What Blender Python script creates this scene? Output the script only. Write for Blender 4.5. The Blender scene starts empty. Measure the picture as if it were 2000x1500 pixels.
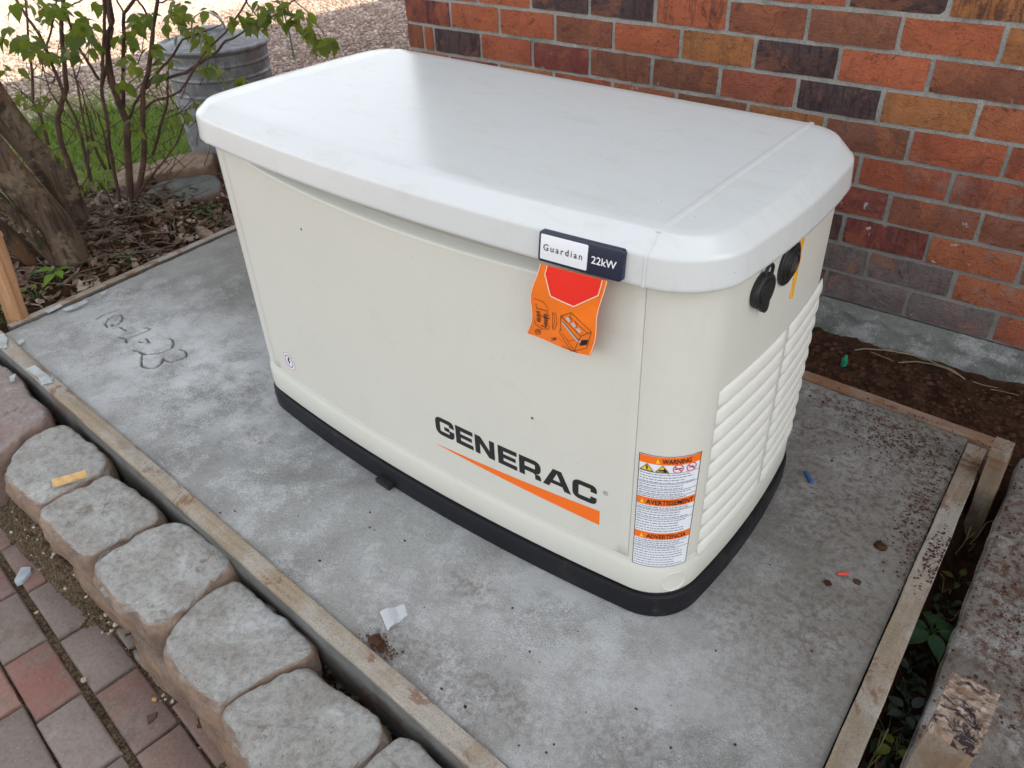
import bpy, bmesh, math, random
import numpy as np
from mathutils import Vector, Matrix, noise
from mathutils.geometry import tessellate_polygon

random.seed(7)
rnd = random.Random(11)
R_ = math.radians
scene = bpy.context.scene
COL = scene.collection

# ------------------------------------------------------------------ camera
F_PX, PPX, PPY = 1507.48, 51.6, -47.2
CAM = Vector((1.0010, -0.8613, 1.2445))
RM = Matrix(((0.79186603, 0.61044454, -0.01748305), (0.33256901, -0.45506429, -0.82602321), (-0.51219727, 0.64828540, -0.56336489)))
cam_d = bpy.data.cameras.new('camera')
cam = bpy.data.objects.new('camera', cam_d)
COL.objects.link(cam)
rot = Matrix((RM[0], -Vector(RM[1]), -Vector(RM[2]))).transposed()
cam.matrix_world = Matrix.Translation(CAM) @ rot.to_4x4()
cam_d.sensor_width = 36.0
cam_d.lens = F_PX / 2000 * 36.0
cam_d.shift_x = -PPX / 2000
cam_d.shift_y = PPY / 2000
cam_d.clip_start = 0.02
cam_d.clip_end = 500
cam_d.dof.use_dof = True
cam_d.dof.focus_distance = 1.45
cam_d.dof.aperture_fstop = 9.0
scene.camera = cam

# ------------------------------------------------------------------ sky, sun, exposure
SUN_DIR = Vector((3.5, 2.75, 3.15)).normalized()
sun_el = math.asin(SUN_DIR.z)
sun_az = math.atan2(SUN_DIR.x, SUN_DIR.y)
world = bpy.data.worlds.new('World')
scene.world = world
world.use_nodes = True
wn = world.node_tree
bg = wn.nodes['Background']
sky = wn.nodes.new('ShaderNodeTexSky')
sky.sky_type = 'NISHITA'
sky.sun_disc = False
sky.sun_elevation = sun_el
sky.sun_rotation = sun_az
sky.air_density = 1.0
sky.dust_density = 2.2
sky.ozone_density = 0.6
wn.links.new(sky.outputs[0], bg.inputs[0])
bg.inputs[1].default_value = 0.12
hs = wn.nodes.new('ShaderNodeHueSaturation'); hs.inputs['Saturation'].default_value = .19
wn.links.new(sky.outputs[0], hs.inputs['Color']); wn.links.new(hs.outputs[0], bg.inputs[0])
sun_d = bpy.data.lights.new('sun', 'SUN')
sun_d.energy = 3.9
sun_d.angle = R_(0.55)
sun_d.color = (1.0, 0.87, 0.64)
sun = bpy.data.objects.new('sun', sun_d)
COL.objects.link(sun)
sun.rotation_euler = SUN_DIR.to_track_quat('Z', 'Y').to_euler()
scene.view_settings.view_transform = 'Standard'
scene.view_settings.look = 'None'
scene.view_settings.gamma = 1.0
scene.view_settings.use_curve_mapping = False
scene.view_settings.exposure = 2.06
scene.cycles.max_bounces = 8

# ------------------------------------------------------------------ helpers
def ray(px, py):
    d = Vector(((px - 1000 - PPX) / F_PX, (py - 750 - PPY) / F_PX, 1.0))
    return RM.transposed() @ d

def at(px, py, z=0.0):
    """the place on level z that shows at a spot of the photograph"""
    d = ray(px, py)
    return CAM + d * ((z - CAM.z) / d.z)

def atv(px, py, base, off=0.0):
    """the place on the upright plane through base, facing the camera"""
    n = Vector((CAM.x - base[0], CAM.y - base[1], 0)).normalized()
    d = ray(px, py)
    return CAM + d * ((Vector(base) + n * off - CAM).dot(n) / d.dot(n))

def tag(o, label=None, cat=None, group=None, kind=None):
    if label: o['label'] = label
    if cat: o['category'] = cat
    if group: o['group'] = group
    if kind: o['kind'] = kind
    return o

def empty(name, loc=(0, 0, 0), rz=0.0, **k):
    o = bpy.data.objects.new(name, None)
    o.empty_display_size = 0.1
    o.location = loc
    o.rotation_euler = (0, 0, rz)
    COL.objects.link(o)
    return tag(o, **k)

def sharpen(me, ang=35):
    me.polygons.foreach_set('use_smooth', [True] * len(me.polygons))
    bm = bmesh.new(); bm.from_mesh(me)
    a = R_(ang)
    for e in bm.edges:
        if len(e.link_faces) == 2 and e.calc_face_angle(0) > a:
            e.smooth = False
    bm.to_mesh(me); bm.free()

def mesh_data(name, verts, faces, mat=None, ang=35, merge=0.0):
    me = bpy.data.meshes.new(name)
    me.from_pydata([tuple(v) for v in verts], [], faces)
    if merge > 0:
        bm = bmesh.new(); bm.from_mesh(me)
        bmesh.ops.remove_doubles(bm, verts=bm.verts, dist=merge)
        bmesh.ops.recalc_face_normals(bm, faces=bm.faces)
        bm.to_mesh(me); bm.free()
    me.validate()
    if ang is not None: sharpen(me, ang)
    if mat is not None: me.materials.append(mat)
    return me

def link(name, me, parent=None, loc=None, **k):
    o = bpy.data.objects.new(name, me)
    COL.objects.link(o)
    if parent is not None:
        o.parent = parent
    if loc is not None: o.location = loc
    return tag(o, **k)

def obj(name, verts, faces, mat, parent=None, ang=35, merge=0.0, **k):
    return link(name, mesh_data(name, verts, faces, mat, ang, merge), parent, **k)

def box(c, s, rz=0.0):
    cx, cy, cz = c; hx, hy, hz = s[0] / 2, s[1] / 2, s[2] / 2
    ca, sa = math.cos(rz), math.sin(rz)
    v = []
    for z in (-hz, hz):
        for x, y in ((-hx, -hy), (hx, -hy), (hx, hy), (-hx, hy)):
            v.append((cx + x * ca - y * sa, cy + x * sa + y * ca, cz + z))
    f = [(0, 3, 2, 1), (4, 5, 6, 7), (0, 1, 5, 4), (1, 2, 6, 5), (2, 3, 7, 6), (3, 0, 4, 7)]
    return v, f

class MB:
    def __init__(s): s.v = []; s.f = []
    def add(s, v, f):
        n = len(s.v); s.v += [tuple(p) for p in v]; s.f += [tuple(i + n for i in q) for q in f]
        return s
    def box(s, c, d, rz=0.0): return s.add(*box(c, d, rz))
    def tube(s, pts, rads, n=8, cap=True):
        pts = [Vector(p) for p in pts]
        base = len(s.v); up = Vector((0, 0, 1))
        prev = None
        for i, p in enumerate(pts):
            t = (pts[min(i + 1, len(pts) - 1)] - pts[max(i - 1, 0)]).normalized()
            a = prev if prev is not None else (up if abs(t.z) < .9 else Vector((1, 0, 0)))
            x = (a - t * a.dot(t)).normalized(); y = t.cross(x); prev = x
            r = rads[i] if isinstance(rads, (list, tuple)) else rads
            for k in range(n):
                q = 2 * math.pi * k / n
                s.v.append(tuple(p + x * math.cos(q) * r + y * math.sin(q) * r))
        for i in range(len(pts) - 1):
            for k in range(n):
                a = base + i * n + k; b = base + i * n + (k + 1) % n
                s.f.append((a, b, b + n, a + n))
        if cap:
            s.f.append(tuple(base + k for k in reversed(range(n))))
            m = base + (len(pts) - 1) * n
            s.f.append(tuple(m + k for k in range(n)))
        return s
    def obj(s, name, mat, parent=None, ang=35, **k): return obj(name, s.v, s.f, mat, parent, ang, **k)

def lathe(prof, n=40, c=(0, 0, 0)):
    v = []; f = []
    for r, z in prof:
        for k in range(n):
            a = 2 * math.pi * k / n
            v.append((c[0] + r * math.cos(a), c[1] + r * math.sin(a), c[2] + z))
    for i in range(len(prof) - 1):
        for k in range(n):
            a = i * n + k; b = i * n + (k + 1) % n
            f.append((a, b, b + n, a + n))
    return v, f

def loft(rings, closed=True):
    v = [p for r in rings for p in r]; n = len(rings[0]); f = []
    m = n if closed else n - 1
    for i in range(len(rings) - 1):
        for k in range(m):
            a = i * n + k; b = i * n + (k + 1) % n
            f.append((a, b, b + n, a + n))
    return v, f

# value noise on numpy arrays
_NT = {}
def vnoise(x, y, seed=0):
    if seed not in _NT: _NT[seed] = np.random.RandomState(seed).rand(256, 256)
    T = _NT[seed]
    xi = np.floor(x).astype(int); yi = np.floor(y).astype(int)
    fx = x - xi; fy = y - yi
    fx = fx * fx * (3 - 2 * fx); fy = fy * fy * (3 - 2 * fy)
    g = lambda a, b: T[a % 256, b % 256]
    return (g(xi, yi) * (1 - fx) + g(xi + 1, yi) * fx) * (1 - fy) + (g(xi, yi + 1) * (1 - fx) + g(xi + 1, yi + 1) * fx) * fy

def fbm(x, y, s, oct=4, seed=0, gain=.5):
    t = 0; a = 1; w = 0
    for i in range(oct):
        t = t + a * vnoise(x * s + 17.3 * i, y * s + 9.1 * i, seed + i); w += a
        a *= gain; s *= 2.03
    return t / w

def sstep(a, b, x):
    t = np.clip((x - a) / (b - a), 0, 1)
    return t * t * (3 - 2 * t)

def grid_mesh(name, X, Y, Z, mat, color=None, parent=None, **k):
    ny, nx = X.shape
    co = np.stack([X, Y, Z], -1).reshape(-1, 3).astype(np.float32)
    idx = np.arange(nx * ny).reshape(ny, nx)
    q = np.stack([idx[:-1, :-1], idx[:-1, 1:], idx[1:, 1:], idx[1:, :-1]], -1).reshape(-1, 4).astype(np.int32)
    me = bpy.data.meshes.new(name)
    me.vertices.add(len(co)); me.vertices.foreach_set('co', co.ravel())
    me.loops.add(q.size); me.loops.foreach_set('vertex_index', q.ravel())
    me.polygons.add(len(q))
    me.polygons.foreach_set('loop_start', np.arange(0, q.size, 4, dtype=np.int32))
    me.polygons.foreach_set('use_smooth', np.ones(len(q), dtype=bool))
    me.update(calc_edges=True)
    me.validate()
    if color is not None:
        at_ = me.color_attributes.new('Col', 'FLOAT_COLOR', 'POINT')
        c = np.concatenate([color.reshape(-1, color.shape[-1]), np.ones((nx * ny, 4 - color.shape[-1]))], 1).astype(np.float32)
        at_.data.foreach_set('color', c.ravel())
    me.materials.append(mat)
    return link(name, me, parent, **k)

# ------------------------------------------------------------------ materials
class Mat:
    def __init__(s, name, rough=.6, spec=.5, metal=0.0, coat=0.0):
        s.m = bpy.data.materials.new(name); s.m.use_nodes = True
        s.t = s.m.node_tree; s.b = s.t.nodes['Principled BSDF']
        s.b.inputs['Roughness'].default_value = rough
        s.b.inputs['Specular IOR Level'].default_value = spec
        s.b.inputs['Metallic'].default_value = metal
        s.b.inputs['Coat Weight'].default_value = coat
        s._co = None; s._bump = None
    def n(s, t, **k):
        x = s.t.nodes.new(t)
        for a, b in k.items(): setattr(x, a, b)
        return x
    def lk(s, a, b): s.t.links.new(a, b)
    def co(s, per_object=True):
        if s._co is None:
            tc = s.n('ShaderNodeTexCoord'); s._co = tc.outputs['Object']
            if per_object:
                oi = s.n('ShaderNodeObjectInfo')
                mul = s.n('ShaderNodeVectorMath', operation='MULTIPLY_ADD')
                cx = s.n('ShaderNodeCombineXYZ')
                s.lk(oi.outputs['Random'], cx.inputs[0]); s.lk(oi.outputs['Random'], cx.inputs[1]); s.lk(oi.outputs['Random'], cx.inputs[2])
                s.lk(cx.outputs[0], mul.inputs[0]); mul.inputs[1].default_value = (37, 91, 53)
                s.lk(tc.outputs['Object'], mul.inputs[2]); s._co = mul.outputs[0]
        return s._co
    def scaled(s, vec, sc):
        mp = s.n('ShaderNodeMapping'); s.lk(vec, mp.inputs[0]); mp.inputs['Scale'].default_value = sc
        return mp.outputs[0]
    def noise(s, scale, detail=4, rough=.55, vec=None, dist=0.0):
        x = s.n('ShaderNodeTexNoise'); x.inputs['Scale'].default_value = scale; x.inputs['Detail'].default_value = detail
        x.inputs['Roughness'].default_value = rough; x.inputs['Distortion'].default_value = dist
        s.lk(vec if vec is not None else s.co(), x.inputs['Vector'])
        return x.outputs['Fac']
    def voro(s, scale, out='Distance', feature='F1', vec=None):
        x = s.n('ShaderNodeTexVoronoi', feature=feature); x.inputs['Scale'].default_value = scale
        s.lk(vec if vec is not None else s.co(), x.inputs['Vector'])
        return x.outputs[out]
    def ramp(s, fac, a, b, va=0.0, vb=1.0):
        x = s.n('ShaderNodeMapRange', interpolation_type='SMOOTHSTEP')
        s.lk(fac, x.inputs[0]); x.inputs[1].default_value = a; x.inputs[2].default_value = b
        x.inputs[3].default_value = va; x.inputs[4].default_value = vb
        return x.outputs[0]
    def mix(s, fac, a, b, mode='MIX'):
        x = s.n('ShaderNodeMix', data_type='RGBA', blend_type=mode)
        for i, v in ((0, fac), (6, a), (7, b)):
            if isinstance(v, (int, float)): x.inputs[i].default_value = v
            elif isinstance(v, (tuple, list)): x.inputs[i].default_value = (*v[:3], 1)
            else: s.lk(v, x.inputs[i])
        return x.outputs[2]
    def math(s, op, a, b=0.0):
        x = s.n('ShaderNodeMath', operation=op)
        for i, v in ((0, a), (1, b)):
            if isinstance(v, (int, float)): x.inputs[i].default_value = v
            else: s.lk(v, x.inputs[i])
        return x.outputs[0]
    def color(s, c):
        if isinstance(c, (tuple, list)): s.b.inputs['Base Color'].default_value = (*c[:3], 1)
        else: s.lk(c, s.b.inputs['Base Color'])
        return s
    def rough(s, c): s.lk(c, s.b.inputs['Roughness']); return s
    def bump(s, h, dist=.002, strength=1.0):
        x = s.n('ShaderNodeBump'); x.inputs['Distance'].default_value = dist; x.inputs['Strength'].default_value = strength
        s.lk(h, x.inputs['Height'])
        if s._bump is not None: s.lk(s._bump, x.inputs['Normal'])
        s._bump = x.outputs[0]; s.lk(s._bump, s.b.inputs['Normal'])
        return s

def plain(name, c, rough=.5, spec=.5, metal=0.0, nz=0.0, coat=0.0):
    m = Mat(name, rough, spec, metal, coat)
    if nz:
        m.color(m.mix(m.ramp(m.noise(30, 5), .35, .65), c, tuple(x * (1 - nz) for x in c)))
        m.bump(m.noise(180, 3), .0004, .6)
    else: m.color(c)
    return m.m

# painted metal of the generator housing
def paint(name, c, rough, dirt=.03, orange=.00012, dust=.52, filmy=.07):
    m = Mat(name, rough, .5)
    co = m.co(False)
    a = m.noise(3, 3, .5, co); b = m.noise(260, 2, .5, co)
    c1 = m.mix(m.ramp(a, .4, .75), c, tuple(x * (1 - dirt) for x in c))
    sp = m.voro(46, vec=co); sp2 = m.noise(9, 3, .6, co)
    spot = m.math('MULTIPLY', m.ramp(sp, .055, .035), m.ramp(sp2, dust, dust + .10))
    c2 = m.mix(m.math('MULTIPLY', spot, .75), c1, (.10, .08, .06))
    film = m.math('MULTIPLY', m.ramp(m.noise(1, 6, .75, m.scaled(co, (9, 26, 9)), .6), .50, .66), filmy)
    c2 = m.mix(film, c2, (.40, .37, .31))
    m.color(c2)
    m.rough(m.ramp(m.noise(3, 2, .5, co), .3, .8, rough - .02, rough + .03))
    m.bump(b, orange, .5)
    return m.m
M_BODY = paint('cream_housing_paint', (.615, .615, .556), .38, .03)
M_DOOR = paint('cream_door_paint', (.61, .613, .556), .36, .03)
M_LID = paint('off_white_roof_plastic', (.575, .60, .605), .22, .0, dust=.44, filmy=.15)
M_LOUV = paint('white_louvre_paint', (.72, .72, .675), .42, .02)

def mat_rubber():
    m = Mat('black_composite_base', .5, .28)
    n = m.noise(14, 6, .6, m.co(False)); d = m.noise(4, 4, .7, m.co(False))
    m.color(m.mix(m.ramp(n, .55, .8), (.008, .008, .011), (.045, .038, .032)))
    m.rough(m.ramp(d, .3, .7, .35, .65)); m.bump(m.noise(400, 2, .5, m.co(False)), .0003)
    return m.m
M_BASE = mat_rubber()
M_BLACK = plain('black_rubber', (.012, .012, .013), .5)
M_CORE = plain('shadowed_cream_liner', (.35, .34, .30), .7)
M_METAL = plain('dull_metal', (.32, .28, .25), .35, metal=1.0)

def mat_concrete(name, light=(.305, .309, .302), dark=(.168, .168, .158), attr=True):
    m = Mat(name, .85, .3)
    co = m.co(False)
    big = m.noise(2.3, 6, .62, co); mid = m.noise(10, 7, .72, co, .15); fine = m.noise(95, 5, .7, co)
    sand = m.math('MULTIPLY', m.math('SUBTRACT', m.noise(260, 4, .8, co), .5), .55)
    big = m.math('ADD', big, m.math('MULTIPLY', sand, .5)); mid = m.math('ADD', mid, sand)
    c = m.mix(m.ramp(big, .36, .62), dark, light)
    c = m.mix(m.math('MULTIPLY', m.ramp(mid, .47, .64), .62), c, (.46, .47, .475))
    c = m.mix(m.math('MULTIPLY', m.ramp(m.noise(5.5, 5, .6, co), .50, .70), .45), c, (.24, .235, .205))
    c = m.mix(m.math('MULTIPLY', m.ramp(fine, .35, .7), .5), c, m.mix(.5, c, (.13, .135, .14)), 'MIX')
    grain = m.noise(520, 3, .75, co)
    c = m.mix(m.math('MULTIPLY', m.ramp(grain, .42, .30), .42), c, (.10, .10, .105))
    c = m.mix(m.math('MULTIPLY', m.ramp(grain, .56, .68), .40), c, (.62, .64, .66))
    speck = m.math('MULTIPLY', m.ramp(m.voro(150, vec=co), .17, .09), m.ramp(m.noise(16, 3, .6, co), .48, .62))
    c = m.mix(m.math('MULTIPLY', speck, .75), c, (.05, .045, .04))
    wsp = m.math('MULTIPLY', m.ramp(m.voro(60, vec=co), .12, .07), m.ramp(m.noise(7, 3, .6, m.scaled(co, (1, 1, 1.7))), .54, .62))
    c = m.mix(m.math('MULTIPLY', wsp, .5), c, (.62, .63, .63))
    if attr:
        a = m.n('ShaderNodeVertexColor', layer_name='Col')
        sep = m.n('ShaderNodeSeparateColor'); m.lk(a.outputs[0], sep.inputs[0])
        # red: soil stain amount, green: white bloom amount, blue: darker tone
        st = m.math('MULTIPLY', sep.outputs[0], m.ramp(m.math('ADD', m.noise(58, 6, .8, co, .1), m.math('MULTIPLY', sand, .6)), .47, .58))
        c = m.mix(m.math('MULTIPLY', sep.outputs[1], m.ramp(m.math('ADD', m.noise(8, 7, .72, co), sand), .34, .62)), c, (.52, .535, .545))
        c = m.mix(m.math('MULTIPLY', sep.outputs[2], .8), c, (.165, .155, .135))
        c = m.mix(st, c, m.mix(m.noise(20, 3, .5, co), (.12, .055, .032), (.05, .026, .018)))
        c = m.mix(m.math('SUBTRACT', 1.0, a.outputs[1]), c, (.055, .05, .042))
    m.color(c)
    m.bump(fine, .0018); m.bump(grain, .0011)
    m.bump(m.ramp(m.voro(150, vec=co), .0, .22), .0008, .6)
    return m.m
M_CONC = mat_concrete('weathered_concrete')
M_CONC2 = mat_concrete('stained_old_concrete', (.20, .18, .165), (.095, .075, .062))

def mat_wood(name, a, b, g=(.08, .05, .03), smear=.0, axis=0):
    m = Mat(name, .75, .3)
    co = m.co(True)
    sc = [34, 34, 34]; sc[axis] = 2.2
    gr = m.noise(1.0, 6, .65, m.scaled(co, tuple(sc)), .8)
    c = m.mix(m.ramp(gr, .38, .62), a, b)
    c = m.mix(m.math('MULTIPLY', m.ramp(gr, .60, .74), .6), c, g)
    if smear:
        s_ = m.ramp(m.noise(5, 6, .65, co), .42, .60)
        c = m.mix(m.math('MULTIPLY', s_, smear), c, (.40, .40, .38))
        st = m.ramp(m.noise(9, 6, .75, co, .6), .545, .62)
        c = m.mix(m.math('MULTIPLY', st, .75), c, (.16, .07, .04))
    c = m.mix(m.math('MULTIPLY', m.ramp(m.voro(60), .13, .06), .5), c, (.06, .04, .03))
    c = m.mix(m.math('MULTIPLY', m.ramp(m.noise(300, 3, .75, co), .5, .38), .35), c, (.07, .055, .04))
    m.color(c); m.bump(gr, .0024); m.bump(m.noise(150, 4, .7, co), .0014)
    return m.m
M_BOARD = mat_wood('cement_smeared_board', (.30, .235, .165), (.22, .18, .135), (.13, .08, .05), .5)
M_BOARD_Y = mat_wood('cement_smeared_board_y', (.24, .175, .13), (.165, .13, .105), (.10, .06, .045), .55, 1)
M_SIDE = mat_wood('shaded_grey_board_side', (.125, .125, .115), (.085, .088, .085), (.05, .045, .04), .2)  # shade on the board sides, painted in as darker, dirty grey wood
M_BOARD_R = mat_wood('rusty_brown_board', (.28, .15, .075), (.20, .10, .05), (.07, .035, .02), .25)
M_STAKE = mat_wood('orange_brown_stake', (.42, .235, .12), (.32, .165, .08), (.16, .07, .035), .0, 2)
M_STAKE2 = mat_wood('weathered_stake', (.22, .155, .10), (.15, .105, .07), (.06, .04, .025), .3, 2)
M_CHIPW = mat_wood('fresh_split_wood', (.62, .42, .20), (.55, .33, .13), (.3, .16, .06), 0, 0)

def mat_endgrain():
    m = Mat('splintered_end_grain', .85, .2)
    co = m.co(True)
    g = m.noise(1, 5, .7, m.scaled(co, (30, 120, 20)), 1.4)
    c = m.mix(m.ramp(g, .35, .62), (.40, .32, .27), (.20, .13, .09))
    c = m.mix(m.ramp(m.noise(1, 5, .75, m.scaled(co, (22, 48, 10)), .8), .50, .56), c, (.03, .022, .026))
    m.color(c); m.bump(g, .006)
    return m.m
M_END = mat_endgrain()

def mat_brick():
    m = Mat('fired_clay_brick', .82, .3)
    co = m.co(True)
    oi = m.n('ShaderNodeObjectInfo')
    tc = m.n('ShaderNodeTexCoord')
    base = oi.outputs['Color']; mott = oi.outputs['Alpha']
    c = m.mix(m.math('MULTIPLY', m.ramp(m.noise(9, 6, .7, co, .5), .40, .66), .62), base, m.mix(.55, base, (.10, .035, .02)))
    c = m.mix(m.math('MULTIPLY', m.ramp(m.noise(16, 5, .7, co), .50, .72), .38), c, m.mix(.45, base, (.42, .20, .11)))
    streak = m.ramp(m.noise(1, 5, .7, m.scaled(co, (38, 10, 8)), 1.5), .46, .60)
    c = m.mix(m.math('MULTIPLY', streak, mott), c, (.033, .022, .026))
    c = m.mix(m.math('MULTIPLY', m.ramp(m.noise(6, 4, .7, co, .7), .52, .60), .6), c, m.mix(.5, base, (.40, .13, .05)))
    ed = m.ramp(m.noise(22, 6, .8, co, .8), .57, .64)
    c = m.mix(m.math('MULTIPLY', ed, .6), c, (.05, .022, .018))
    c = m.mix(m.math('MULTIPLY', m.ramp(m.noise(330, 3, .75, co), .48, .36), .4), c, (.04, .018, .014))
    # lime and mortar smears, thicker low down on the wall
    sep = m.n('ShaderNodeSeparateXYZ'); geo = m.n('ShaderNodeNewGeometry'); m.lk(geo.outputs['Position'], sep.inputs[0])
    low = m.ramp(sep.outputs[2], .78, .22)
    sp = m.math('MULTIPLY', m.ramp(m.noise(30, 4, .55, geo.outputs['Position'], .4), .67, .70), m.ramp(m.noise(4.5, 3, .5, geo.outputs['Position']), .50, .58))
    c = m.mix(m.math('MULTIPLY', m.math('MULTIPLY', sp, m.math('ADD', m.math('MULTIPLY', low, .8), .22)), .95), c, (.40, .385, .38))
    dust = m.math('MULTIPLY', m.ramp(m.noise(12, 5, .7, geo.outputs['Position']), .5, .75), m.math('MULTIPLY', low, .75))
    c = m.mix(dust, c, (.20, .165, .155))
    m.color(c)
    m.bump(m.noise(22, 5, .7, co, .8), .008); m.bump(m.noise(170, 4, .7, co), .0022)
    m.bump(m.ramp(m.noise(1, 3, .6, m.scaled(co, (22, 10, 40)), 2.5), .56, .62), .0016, .7)
    return m.m
M_BRICK = mat_brick()

def mat_mortar():
    m = Mat('grey_mortar', .9, .2)
    co = m.co(False)
    c = m.mix(m.ramp(m.noise(7, 5, .6, co), .35, .7), (.33, .32, .295), (.22, .225, .205))
    c = m.mix(m.math('MULTIPLY', m.ramp(m.noise(18, 5, .75, co), .60, .68), .7), c, (.50, .49, .47))
    c = m.mix(m.math('MULTIPLY', m.ramp(m.noise(240, 4, .75, co), .5, .38), .5), c, (.10, .095, .085))
    c = m.mix(m.math('MULTIPLY', m.ramp(m.noise(14, 4, .6, co), .58, .70), .4), c, (.10, .085, .07))
    sep = m.n('ShaderNodeSeparateXYZ'); geo = m.n('ShaderNodeNewGeometry'); m.lk(geo.outputs['Position'], sep.inputs[0])
    c = m.mix(m.math('MULTIPLY', m.ramp(sep.outputs[2], .65, .15), .5), c, (.12, .11, .10))
    m.color(c); m.bump(m.noise(90, 5, .7, co), .003)
    return m.m
M_MORTAR = mat_mortar()

def mat_stone(name, a, b, c_, sand=(.34, .21, .13)):
    m = Mat(name, .88, .25)
    co = m.co(True)
    g = m.math('ADD', m.noise(9, 7, .72, co, .2), m.math('MULTIPLY', m.math('SUBTRACT', m.noise(260, 4, .8, co), .5), .4))
    c = m.mix(m.ramp(g, .35, .65), a, b)
    c = m.mix(m.math('MULTIPLY', m.ramp(m.noise(5, 6, .7, co, .6), .52, .68), .8), c, c_)
    c = m.mix(m.math('MULTIPLY', m.ramp(m.noise(70, 5, .7, co), .4, .7), .45), c, (.13, .12, .115))
    gn = m.noise(480, 3, .75, co)
    c = m.mix(m.math('MULTIPLY', m.ramp(gn, .43, .32), .5), c, (.09, .085, .08)); c = m.mix(m.math('MULTIPLY', m.ramp(gn, .56, .68), .45), c, (.58, .58, .57))
    c = m.mix(m.math('MULTIPLY', m.ramp(m.voro(90), .13, .07), m.ramp(m.noise(12, 3, .6, co), .5, .6)), c, (.05, .045, .04))
    c = m.mix(m.math('MULTIPLY', m.ramp(m.noise(8, 6, .75, co, .3), .58, .66), .7), c, (.20, .155, .115))
    # the split faces are a sandier colour than the grimy tops
    geo = m.n('ShaderNodeNewGeometry'); sep = m.n('ShaderNodeSeparateXYZ'); m.lk(geo.outputs['True Normal'], sep.inputs[0])
    side = m.ramp(sep.outputs[2], .80, .35)
    sd = m.mix(m.ramp(m.noise(15, 6, .7, co), .35, .65), sand, (.20, .135, .105))
    c = m.mix(m.math('MULTIPLY', side, .85), c, sd)
    m.color(c); m.bump(m.noise(40, 6, .7, co), .006); m.bump(gn, .0018); m.bump(m.noise(120, 5, .7, co), .003)
    return m.m
M_STONE = mat_stone('tumbled_wall_stone', (.47, .47, .455), (.36, .34, .31), (.62, .64, .64), (.42, .27, .17))
M_STONE_S = mat_stone('sandy_stone_face', (.34, .26, .20), (.26, .19, .15), (.42, .33, .27), (.40, .26, .17))
M_STONE_R = mat_stone('reddish_wall_stone', (.34, .245, .225), (.36, .32, .30), (.48, .465, .46), (.30, .20, .16))
M_FLAG = mat_stone('grey_flagstone', (.17, .19, .18), (.12, .13, .125), (.24, .25, .24), (.22, .10, .08))
M_SAND = mat_stone('tan_edging_stone', (.36, .26, .18), (.27, .18, .12), (.42, .33, .25), (.28, .17, .10))

def mat_paver():
    m = Mat('clay_paver', .85, .28)
    co = m.co(True); oi = m.n('ShaderNodeObjectInfo')
    c = m.mix(m.math('MULTIPLY', m.ramp(m.noise(9, 5, .65, co), .38, .66), .75), oi.outputs['Color'], (.175, .14, .125))
    c = m.mix(m.math('MULTIPLY', m.ramp(m.noise(14, 6, .75, co), .60, .72), .6), c, (.36, .345, .33))
    c = m.mix(m.math('MULTIPLY', m.ramp(m.noise(7, 6, .75, co), .54, .64), .6), c, (.12, .09, .065))
    c = m.mix(m.math('MULTIPLY', m.ramp(m.noise(110, 4, .7, co), .4, .7), .5), c, m.mix(.6, c, (.06, .045, .04)))
    c = m.mix(m.ramp(m.voro(95), .10, .055), c, (.40, .33, .28))
    m.color(c); m.bump(m.noise(150, 5, .7, co), .0016); m.bump(m.noise(25, 4, .6, co), .003)
    return m.m
M_PAVER = mat_paver()

def mat_ground():
    m = Mat('soil_and_gravel', .95, .15)
    co = m.co(False)
    a = m.n('ShaderNodeVertexColor', layer_name='Col')
    sep = m.n('ShaderNodeSeparateColor'); m.lk(a.outputs[0], sep.inputs[0])
    # soil
    s = m.mix(m.ramp(m.noise(24, 6, .7, co), .35, .65), (.030, .014, .008), (.075, .036, .021))
    s = m.mix(m.ramp(m.noise(90, 4, .7, co), .62, .72), s, (.17, .12, .08))
    # gravel
    vx = m.n('ShaderNodeTexVoronoi'); vx.inputs['Scale'].default_value = 48; m.lk(co, vx.inputs['Vector'])
    sp2 = m.n('ShaderNodeSeparateColor'); m.lk(vx.outputs['Color'], sp2.inputs[0])
    g = m.mix(m.ramp(sp2.outputs[0], .2, .9), (.26, .19, .165), (.52, .43, .37))
    g = m.mix(m.ramp(sp2.outputs[1], .8, .95), g, (.72, .66, .58))
    g = m.mix(m.ramp(vx.outputs['Distance'], .5, .85), g, (.15, .11, .095))
    # sandy grit between the pavers
    d = m.mix(m.ramp(m.noise(130, 4, .75, co), .4, .65), (.055, .037, .022), (.17, .125, .08))
    d = m.mix(m.ramp(m.voro(180, vec=co), .16, .09), d, (.40, .31, .20))
    c = m.mix(sep.outputs[0], s, g); c = m.mix(sep.outputs[1], c, d)
    c = m.mix(sep.outputs[2], c, m.mix(m.noise(30, 3, .6, co), (.05, .075, .02), (.03, .04, .015)))
    m.color(c)
    m.bump(m.noise(45, 6, .75, co), .012); m.bump(vx.outputs['Distance'], .006, .8)
    return m.m
M_GROUND = mat_ground()

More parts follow.
